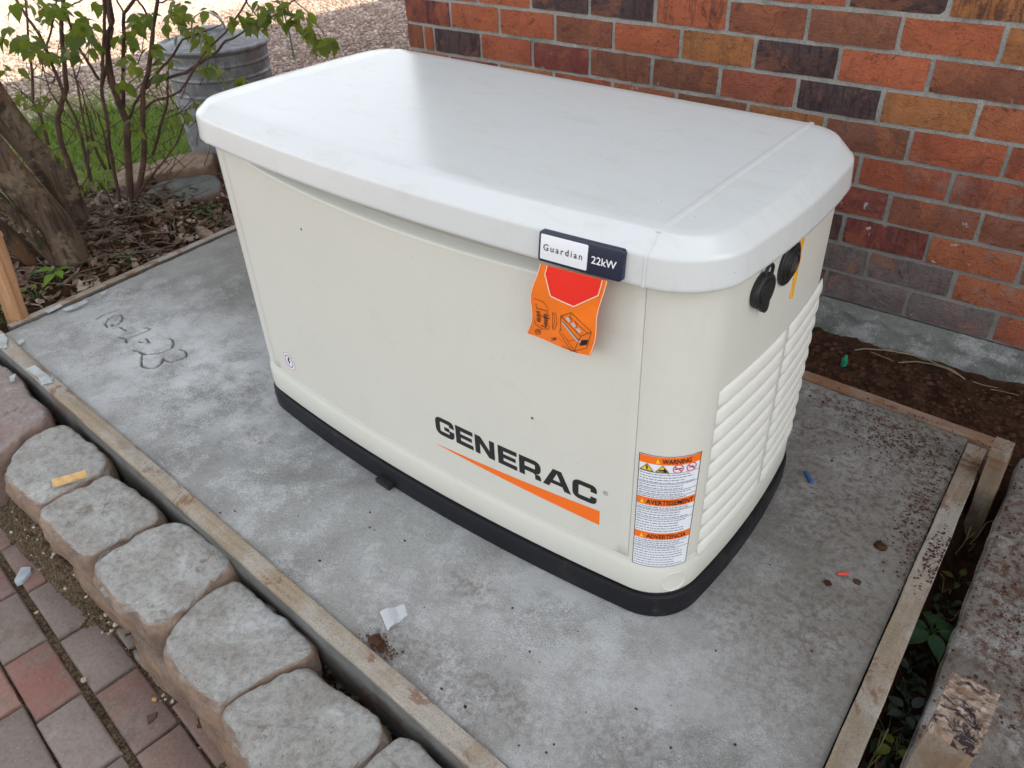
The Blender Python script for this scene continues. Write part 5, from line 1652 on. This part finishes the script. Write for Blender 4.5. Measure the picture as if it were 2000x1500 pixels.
LM = [leaf_mesh('leaf', i) for i in range(4)]
LG = [(.05, .08, .016), (.07, .10, .018), (.035, .062, .016), (.10, .125, .018), (.07, .10, .02), (.11, .12, .02)]
CL = [(60, 5, 3, 14), (92, 12, 8, 20), (100, 30, 4, 12), (22, 18, 3, 12), (15, 58, 3, 9), (8, 72, 2, 6), (45, 75, 7, 18), (62, 88, 8, 18), (86, 100, 4, 10), (10, 132, 2, 8), (38, 136, 1, 4),
 (112, 20, 7, 16), (150, 50, 11, 20), (170, 42, 5, 14), (178, 66, 5, 14), (142, 66, 6, 12), (185, 88, 5, 14), (140, 102, 7, 14), (190, 8, 3, 8), (252, 74, 8, 16), (275, 30, 4, 12), (292, 30, 4, 10), (262, 45, 3, 8),
 (318, 50, 2, 6), (345, 10, 7, 16), (357, 25, 5, 10), (340, 32, 4, 8), (362, 55, 5, 14), (382, 60, 4, 10), (400, 80, 6, 14), (405, 22, 2, 6), (448, 32, 3, 8), (480, 38, 5, 12), (502, 45, 4, 12), (520, 14, 7, 14),
 (535, 32, 5, 12), (562, 14, 6, 14), (577, 42, 4, 10), (592, 28, 4, 10), (610, 60, 6, 12), (625, 86, 8, 14), (642, 78, 4, 8), (250, 122, 6, 14), (236, 160, 5, 12), (302, 92, 5, 12), (330, 122, 5, 14), (322, 150, 3, 8),
 (402, 132, 8, 14), (430, 142, 4, 10), (470, 154, 4, 8), (382, 206, 3, 8), (354, 215, 3, 8), (368, 225, 3, 8), (342, 234, 3, 8), (266, 236, 4, 10), (60, 196, 7, 18), (30, 190, 5, 12), (80, 245, 5, 12), (268, 255, 4, 10), (110, 300, 4, 10), (160, 325, 3, 8), (178, 280, 3, 8)]
lr_ = random.Random(77); nl = 0
for x, y, n, sp in CL:
    for k in range(int(n * 2.1) + (1 if n > 5 else 0)):
        px = x + lr_.gauss(0, sp * .6); py = y + lr_.gauss(0, sp * .5)
        p = atv(px, py, SB, lr_.uniform(-.2, .45) if x < 420 else lr_.uniform(.35, .6)) - Vector(SB)
        sz = lr_.uniform(.032, .060) if y < 180 else lr_.uniform(.024, .042)
        o = link('leaf', LM[lr_.randrange(4)], shrub); o.location = p
        o.rotation_euler = (lr_.uniform(-1.3, .1), lr_.uniform(-.7, .7), lr_.uniform(0, 6.28)); o.scale = (sz, sz, sz)
        c = LG[lr_.randrange(6)]; j = lr_.uniform(.8, 1.2); o.color = (c[0] * j, c[1] * j, c[2] * j, 1)
        if x > 590 or (x, y) in ((404, 132), (250, 122)): o.color = (.13 * j, .16 * j, .025, 1)

# ------------------------------------------------------------------ small plants
def plant(name, base, leaves, label, cat, col, edge=None, stemc=M_WEED, h=.05):
    root = empty(name, base, label=label, cat=cat)
    m = MB()
    for (dx, dy, dz, rz, pitch, sz) in leaves:
        m.tube([(0, 0, -.01), (dx * .5, dy * .5, dz * .7), (dx, dy, dz)], [.0018, .0014, .001], 5)
        o = link('leaf', LM[lr_.randrange(4)], root); o.location = (dx, dy, dz); o.rotation_euler = (pitch, 0, rz); o.scale = (sz, sz, sz)
        j = lr_.uniform(.85, 1.15); o.color = (col[0] * j, col[1] * j, col[2] * j, 1)
    m.obj('stalk', stemc, root)
    return root
def rosette(n, r, sz, dz=.02, pitch=.1): return [(r * math.cos(2 * math.pi * k / n), r * math.sin(2 * math.pi * k / n), dz + lr_.uniform(-.006, .006), 2 * math.pi * k / n - math.pi / 2 + lr_.uniform(-.3, .3), pitch + lr_.uniform(-.2, .2), sz * lr_.uniform(.85, 1.15)) for k in range(n)]
def on_g(px, py, lift=0):
    p = at(px, py, -.05)
    for _ in range(6): p = at(px, py, gz(p.x, p.y) + lift)
    return p
p = on_g(112, 535, .06); plant('seedling', tuple(p - Vector((0, 0, .04))), rosette(5, .012, .055, .05, .1), 'bright green seedling with yellow-edged leaves beside the leaning tree and stake', 'seedling', (.14, .26, .03))
p = on_g(92, 528, .04); plant('seedling', tuple(p - Vector((0, 0, .03))), rosette(4, .02, .05, .03), 'darker green seedling at the foot of the leaning tree', 'seedling', (.03, .085, .025))
p = on_g(400, 410, .02); plant('ground_weed', tuple(p - Vector((0, 0, .01))), rosette(7, .03, .028, .02) + rosette(6, .055, .024, .02), 'patch of small green leaves below the flagstone', 'weed', (.05, .12, .03))
p = on_g(420, 430, .02); plant('ground_weed', tuple(p - Vector((0, 0, .01))), rosette(6, .03, .025, .02), 'small green weed between the flagstone and the generator corner', 'weed', (.055, .12, .03))
p = on_g(10, 625, .03); plant('ground_weed', tuple(p - Vector((0, 0, .02))), rosette(7, .03, .04, .03, .6), 'yellow-green weed to the left of the orange-brown stake', 'weed', (.14, .19, .03))
p = on_g(70, 575, .03); plant('ground_weed', tuple(p - Vector((0, 0, .02))), rosette(7, .03, .03, .03, .5), 'yellow-green sprig right behind the orange-brown stake', 'weed', (.16, .19, .03))
p = on_g(250, 505, .03); plant('ground_weed', tuple(p - Vector((0, 0, .02))), rosette(6, .015, .028, .03, .3), 'lone small green weed in the leaf litter by the left board', 'weed', (.07, .13, .05))
p = on_g(35, 330, .03); plant('ground_weed', tuple(p - Vector((0, 0, .02))), rosette(8, .04, .06, .05, .3), 'dark green weed behind the leaning tree stems', 'weed', (.04, .09, .02))
p = at(1822, 1228, -.05); plant('creeper_sprig', tuple(p - Vector((0, 0, .03))), rosette(6, .010, .052, .03, -.05), 'dark green creeper with a star of five pointed leaves in the right-hand gap', 'creeper', (.03, .10, .045))
p = at(1745, 1460, -.07); plant('creeper_sprig', tuple(p - Vector((0, 0, .03))), rosette(3, .008, .030, .03, .0), 'yellow-green three-leaved sprig at the bottom of the right-hand gap', 'creeper', (.17, .20, .03))
p = at(1775, 1385, -.09); plant('creeper_sprig', tuple(p - Vector((0, 0, .03))), rosette(5, .012, .030, .02, .2), 'greyish creeper sprig beside the splintered stake', 'creeper', (.10, .12, .13))
p = at(1875, 1130, -.09); plant('creeper_sprig', tuple(p - Vector((0, 0, .03))), rosette(4, .012, .026, .03, .2), 'thin pale green sprig halfway along the right-hand gap', 'creeper', (.11, .14, .03))
p = at(1740, 1420, -.1); plant('creeper_sprig', tuple(p - Vector((0, 0, .03))), rosette(7, .03, .035, .02, .2), 'dull dark creeper patch deep in the gap near the bottom', 'creeper', (.03, .055, .03))
# runners in the gap
m = MB(); gr = random.Random(4)
for k in range(16):
    y = gr.uniform(-.35, .8); x = gr.uniform(.995, 1.035); P = [Vector((x, y, -.13))]
    for i in range(6): P.append(P[-1] + Vector((gr.uniform(-.012, .012), gr.uniform(-.05, .05), gr.uniform(-.005, .02))))
    m.tube(P, .0013, 5)
m.obj('creeper_runners', plain('pale_runner', (.16, .14, .06), .7), kind='stuff')
# clump of small leaves in the gap
def leaf_stuff(name, n, place, size, mat, seed, kind='stuff', flat=.5, **k):
    rr = random.Random(seed); V = []; Fs = []
    for i in range(n):
        p, s = place(rr), rr.uniform(*size); a = rr.uniform(0, 6.28)
        tx, ty = rr.uniform(-flat, flat), rr.uniform(-flat, flat)
        M = Matrix.Rotation(a, 3, 'Z') @ Matrix.Rotation(tx, 3, 'X') @ Matrix.Rotation(ty, 3, 'Y')
        curl = rr.uniform(-.25, .35); wd = rr.uniform(.2, .36)
        base = [(0, -.5, curl * .4), (wd, -.15, .06 + curl * .15), (wd * .8, .25, .05), (0, .55, curl * .5), (-wd * .8, .25, .05), (-wd, -.15, .06 + curl * .15), (0, .05, -.05)]
        b = len(V)
        for q in base: V.append(tuple(p + M @ Vector(q) * s))
        for q in range(6): Fs.append((b + q, b + (q + 1) % 6, b + 6))
    return obj(name, V, Fs, mat, ang=None, kind=kind, **k)
leaf_stuff('gap_ground_cover', 240, lambda r: Vector((r.uniform(.99, 1.04), r.uniform(-.4, .55), r.uniform(-.145, -.11))), (.012, .026), plain('dull_green_cover', (.035, .055, .035), .6, nz=.5), 5)
# dry leaves and twigs on the bed
def bed_pt(r):
    while True:
        x = r.gauss(-2.02, .30); y = r.gauss(.30, .33)
        if y > -.3 and x < -1.665 and y < 1.0 and x > -3: return Vector((x, y, gz(x, y) + r.uniform(.004, .02)))
leaf_stuff('leaf_litter', 1700, bed_pt, (.018, .05), M_LITTER, 6, flat=.7)
leaf_stuff('clover_cover', 500, lambda r: (lambda x, y: Vector((x, y, gz(x, y) + r.uniform(.005, .03))))(r.gauss(-1.95, .25), r.gauss(.3, .4)), (.008, .018), M_WEED, 8, flat=.5)
m = MB(); gr = random.Random(14)
for k in range(260):
    p = bed_pt(gr); a = gr.uniform(0, 6.28); L = gr.uniform(.05, .22); P = [p + Vector((0, 0, gr.uniform(0, .03)))]
    for i in range(4):
        a += gr.uniform(-.4, .4); q = P[-1] + Vector((math.cos(a) * L / 4, math.sin(a) * L / 4, gr.uniform(-.006, .008))); q.z = max(q.z, gz(q.x, q.y) + .003); P.append(q)
    m.tube(P, [.0022, .002, .0017, .0013, .0008], 4, False)
m.obj('twig_litter', plain('grey_dead_twig', (.16, .12, .09), .85, nz=.5), kind='stuff', ang=60)
# roots in the strip behind the pad
m = MB()
for pxs, r in (([(1660, 685), (1690, 681), (1730, 684), (1765, 690), (1800, 697), (1830, 711), (1860, 722), (1885, 741)], .0022), ([(1755, 708), (1790, 706), (1820, 711), (1850, 720), (1872, 732)], .0018), ([(1700, 687), (1725, 697), (1745, 705)], .0012),
               ([(1900, 745), (1920, 752), (1950, 758)], .0012), ([(1935, 1130 - 370), (1960, 765), (1990, 772)], .001)):
    m.tube([on_g(x, y, .008) for x, y in pxs], r, 6)
o = m.obj('dry_root', plain('pale_root', (.23, .17, .11), .8), label='thin pale branching root lying on the dark soil by the foundation', cat='root')
c = on_g(1648, 712, .0)
m = MB(); m.tube([(0, 0, -.02), (0, 0, .018)], .009, 10); m.tube([(0, 0, .018), (.001, .001, .032)], [.0075, .004], 10)
o = m.obj('drip_fitting', plain('green_plastic', (.012, .22, .13), .4), label='small green plastic irrigation fitting in the soil behind the back board', cat='plastic fitting'); o.location = c
# soil clods in the strip, on the slabs and at the foot of the stones
def clods(name, n, place, size, mat, seed, squash=.6, kind='stuff', **k):
    rr = random.Random(seed); V = []; Fs = []
    ico = [(0, 0, 1), (.89, 0, .45), (.28, .85, .45), (-.72, .53, .45), (-.72, -.53, .45), (.28, -.85, .45), (.72, .53, -.45), (-.28, .85, -.45), (-.89, 0, -.45), (-.28, -.85, -.45), (.72, -.53, -.45), (0, 0, -1)]
    fi = [(0, 1, 2), (0, 2, 3), (0, 3, 4), (0, 4, 5), (0, 5, 1), (1, 6, 2), (2, 7, 3), (3, 8, 4), (4, 9, 5), (5, 10, 1), (2, 6, 7), (3, 7, 8), (4, 8, 9), (5, 9, 10), (1, 10, 6), (11, 7, 6), (11, 8, 7), (11, 9, 8), (11, 10, 9), (11, 6, 10)]
    for i in range(n):
        p = place(rr); s = size[0] + (size[1] - size[0]) * rr.random() ** 3; b = len(V); ax = (rr.uniform(.7, 1.3), rr.uniform(.7, 1.3), squash * rr.uniform(.7, 1.2)); a = rr.uniform(0, 6.28); ca, sa = math.cos(a), math.sin(a)
        for x, y, z in ico:
            j = rr.uniform(.8, 1.15) * s; x, y, z = x * ax[0] * j, y * ax[1] * j, z * ax[2] * j; V.append((p.x + x * ca - y * sa, p.y + x * sa + y * ca, p.z + z + s * ax[2] * .5))
        Fs += [tuple(b + q for q in t) for t in fi]
    return obj(name, V, Fs, mat, ang=None, kind=kind, **k)
gp = lambda x, y: Vector((x, y, gz(x, y)))
clods('soil_clods', 2600, lambda r: gp(r.uniform(.3, 2.2), r.uniform(.98, 1.27)), (.002, .012), M_CLOD, 1)
def pad_dirt(r):
    k = r.random()
    if k < .45: x, y = r.gauss(.80, .10), r.gauss(.82, .07)
    elif k < .6: x, y = r.gauss(.905, .02), r.gauss(.62, .10)
    elif k < .72: x, y = r.gauss(.21, .018), r.gauss(-.352, .008)
    elif k < .90: x, y = r.gauss(.955, .02), r.gauss(.48, .05)
    else: x, y = r.uniform(-.4, .92), r.uniform(-.36, .85)
    if -.66 < x < .66 and -.07 < y < .62: return pad_dirt(r)
    return Vector((min(x, .98), min(y, .94), .001 if x < .95 else .005))
clods('pad_dirt', 3200, pad_dirt, (.0007, .0032), M_CLOD, 2, .3)
clods('slab_dirt', 1800, lambda r: Vector((min(max(r.gauss(1.24, .13), 1.055), 2), r.gauss(.55, .22), .003)), (.0008, .0045), M_CLOD, 3, .35)
def joint_pt(r):
    x = r.uniform(-1.5, .5); y = -.572 - .05 * (x + .3) - abs(r.gauss(0, .05)); return gp(x, y)
clods('wall_foot_soil', 2600, joint_pt, (.0015, .007), plain('brown_grit', (.10, .068, .042), .95, .1, nz=.5), 4)
clods('wall_foot_pebbles', 260, joint_pt, (.002, .0065), M_PEB, 7)
clods('slot_soil', 1100, lambda r: (lambda x: Vector((x, -.415 - .045 * x + r.uniform(-.03, .03), -.15 + r.uniform(0, .03))))(r.uniform(-1.5, .6)), (.002, .010), plain('grey_grit', (.13, .11, .095), .95, .1, nz=.6), 8)
# gravel yard: loose stones proud of the sheet
def yard_pt(r):
    while True:
        x = r.uniform(-6.2, -1.5); y = r.uniform(.2, 5.0)
        gm = math.exp(-(((x + 3.35) / .8) ** 2 + ((y - 1.0) / .55) ** 2))
        if (x < -2.75 or y > 1.6) and gm < .45: return gp(x, y)
clods('gravel', 26000, yard_pt, (.007, .018), M_PEBD, 9, .7)
clods('pale_gravel', 6000, yard_pt, (.007, .016), M_PEB, 10, .7)
# grass beyond the bed
rr = random.Random(12); V = []; Fs = []
n_ = 0
while n_ < 9000:
    x = rr.gauss(-3.2, .62); y = rr.gauss(.92, .42)
    if x > -2.35 or y < .0: continue
    if x < -3.3 and y < .35: pass
    n_ += 1
    z = gz(x, y); h = rr.uniform(.03, .085) * (1.25 if x > -2.9 else 1); a = rr.uniform(0, 6.28); l = rr.uniform(.1, .9) * h; w = rr.uniform(.0018, .0038)
    dx, dy = math.cos(a), math.sin(a); b = len(V)
    for t in (0, .4, .75, 1):
        ww = w * (1 - t * .85); ox = dx * l * t * t; oy = dy * l * t * t
        V.append((x + ox - dy * ww, y + oy + dx * ww, z + h * t * (1 - .25 * t))); V.append((x + ox + dy * ww, y + oy - dx * ww, z + h * t * (1 - .25 * t)))
    for t in range(3): q = b + 2 * t; Fs.append((q, q + 1, q + 3, q + 2))
obj('grass_patch', V, Fs, M_GRASS, ang=None, kind='stuff')

# ------------------------------------------------------------------ small things lying about
def chip(name, pxs, z, th, mat, label, cat, base=None): return flake(name, pxs, z, th, label, mat, cat)
# wood sliver on the second stone, from left
chip('wood_sliver', [(102, 941), (170, 922), (172, 931), (105, 953)], -.024, .008, M_CHIPW, 'fresh pale wood sliver lying across two wall stones', 'wood sliver')
M_FILM = Mat('clear_plastic_film', .25, .5); M_FILM.color((.62, .66, .70)); M_FILM.b.inputs['Alpha'].default_value = .55; M_FILM = M_FILM.m
V = []; Fs = []
c = [at(742, 1195, .003), at(790, 1183, .003), at(797, 1205, .003), at(757, 1232, .003)]; cc = sum(c, Vector()) / 4
for j in range(7):
    for i in range(9):
        u, w = i / 8, j / 6; p = c[0].lerp(c[1], u).lerp(c[3].lerp(c[2], u), w)
        V.append((p.x - cc.x, p.y - cc.y, .006 * abs(math.sin(u * 5.3)) + .002 * noise.noise(Vector((u * 9, w * 9, 1)))))
for j in range(6):
    for i in range(8): a = j * 9 + i; Fs.append((a, a + 1, a + 10, a + 9))
o = obj('plastic_scrap', V, Fs, M_FILM, ang=30, label='creased scrap of clear plastic film on the pad near the front board', cat='plastic scrap'); o.location = (cc.x, cc.y, .003)
a = at(1573, 921, .004); b = at(1586, 943, .004); m = MB(); m.tube([a - a, b - a], .0045, 8)
o = m.obj('blue_plug', plain('blue_plastic', (.03, .12, .32), .4), label='small blue plastic plug on the pad to the right of the generator', cat='plastic plug'); o.location = a
a = at(1636, 1121, .004); b = at(1656, 1120, .004); m = MB(); m.tube([a - a, b - a], .0035, 8)
o = m.obj('red_connector', plain('red_plastic', (.55, .05, .035), .4), label='tiny red plastic scrap on the right part of the pad', cat='plastic scrap'); o.location = a
def lump(name, px, py, z, r, mat, label, cat, sq=.5):
    p = at(px, py, z); rr = random.Random(int(px)); V = []; Fs = []
    n, m_ = 10, 6
    for j in range(m_ + 1):
        th = math.pi * j / m_
        for i in range(n):
            ph = 2 * math.pi * i / n; q = Vector((math.sin(th) * math.cos(ph), math.sin(th) * math.sin(ph), math.cos(th))); k = 1 + noise.noise(q * 1.6 + Vector((px, py, 0)) * .1) * .7 + noise.noise(q * 5 + Vector((py, px, 0)) * .1) * .3
            V.append((q.x * r * k, q.y * r * k * .8, q.z * r * sq * k + r * sq * .7))
    for j in range(m_):
        for i in range(n): Fs.append((j * n + i, (j + 1) * n + i, (j + 1) * n + (i + 1) % n, j * n + (i + 1) % n))
    o = obj(name, V, Fs, mat, ang=60, merge=1e-6, label=label, cat=cat); o.location = p
lump('mud_clod', 735, 1252, 0, .014, M_CLOD, 'crumbly brown mud clod on the pad beside the front board', 'mud clod', .35)
lump('mud_clod', 1720, 1068, 0, .014, M_CLOD, 'oval brown mud clod on the pad towards the right board', 'mud clod', .35)
lump('mud_clod', 1673, 1138, 0, .008, M_CLOD, 'small round mud clod next to the tiny red scrap', 'mud clod', .4)
lump('mud_clod', 1616, 1140, 0, .008, M_CLOD, 'small flat reddish mud clod right of the black generator base', 'mud clod', .3)
lump('pebble', 1817, 1058, .004, .006, M_PEB, 'white pebble on the dirt-covered right board', 'pebble', .6)
lump('pebble', 164, 1330, -.25, .007, M_PEB, 'pale round pebble in the joint between two pavers', 'pebble', .7)
lump('pebble', 303, 1367, -.25, .006, plain('tan_pebble', (.45, .27, .10), .7), 'tan pebble on the paver under the lower stones', 'pebble', .5)
chip('wood_bit', [(287, 1400), (308, 1392), (306, 1402), (290, 1416)], -.252, .005, plain('dark_bark_bit', (.09, .045, .035), .9, nz=.4), 'dark brown bark chip on the pavers', 'bark chip')
chip('tile_shard', [(30, 1138), (44, 1112), (64, 1111), (63, 1122), (46, 1140), (34, 1146)], -.253, .010, plain('pale_blue_grey_shard', (.36, .40, .44), .6, nz=.25), 'pale blue-grey shard lying on the pavers at the left edge', 'shard')
chip('tile_shard', [(19, 737), (32, 731), (29, 744), (20, 747)], -.020, .004, M_CHIP, 'small pale shard on the mottled reddish stone', 'shard')
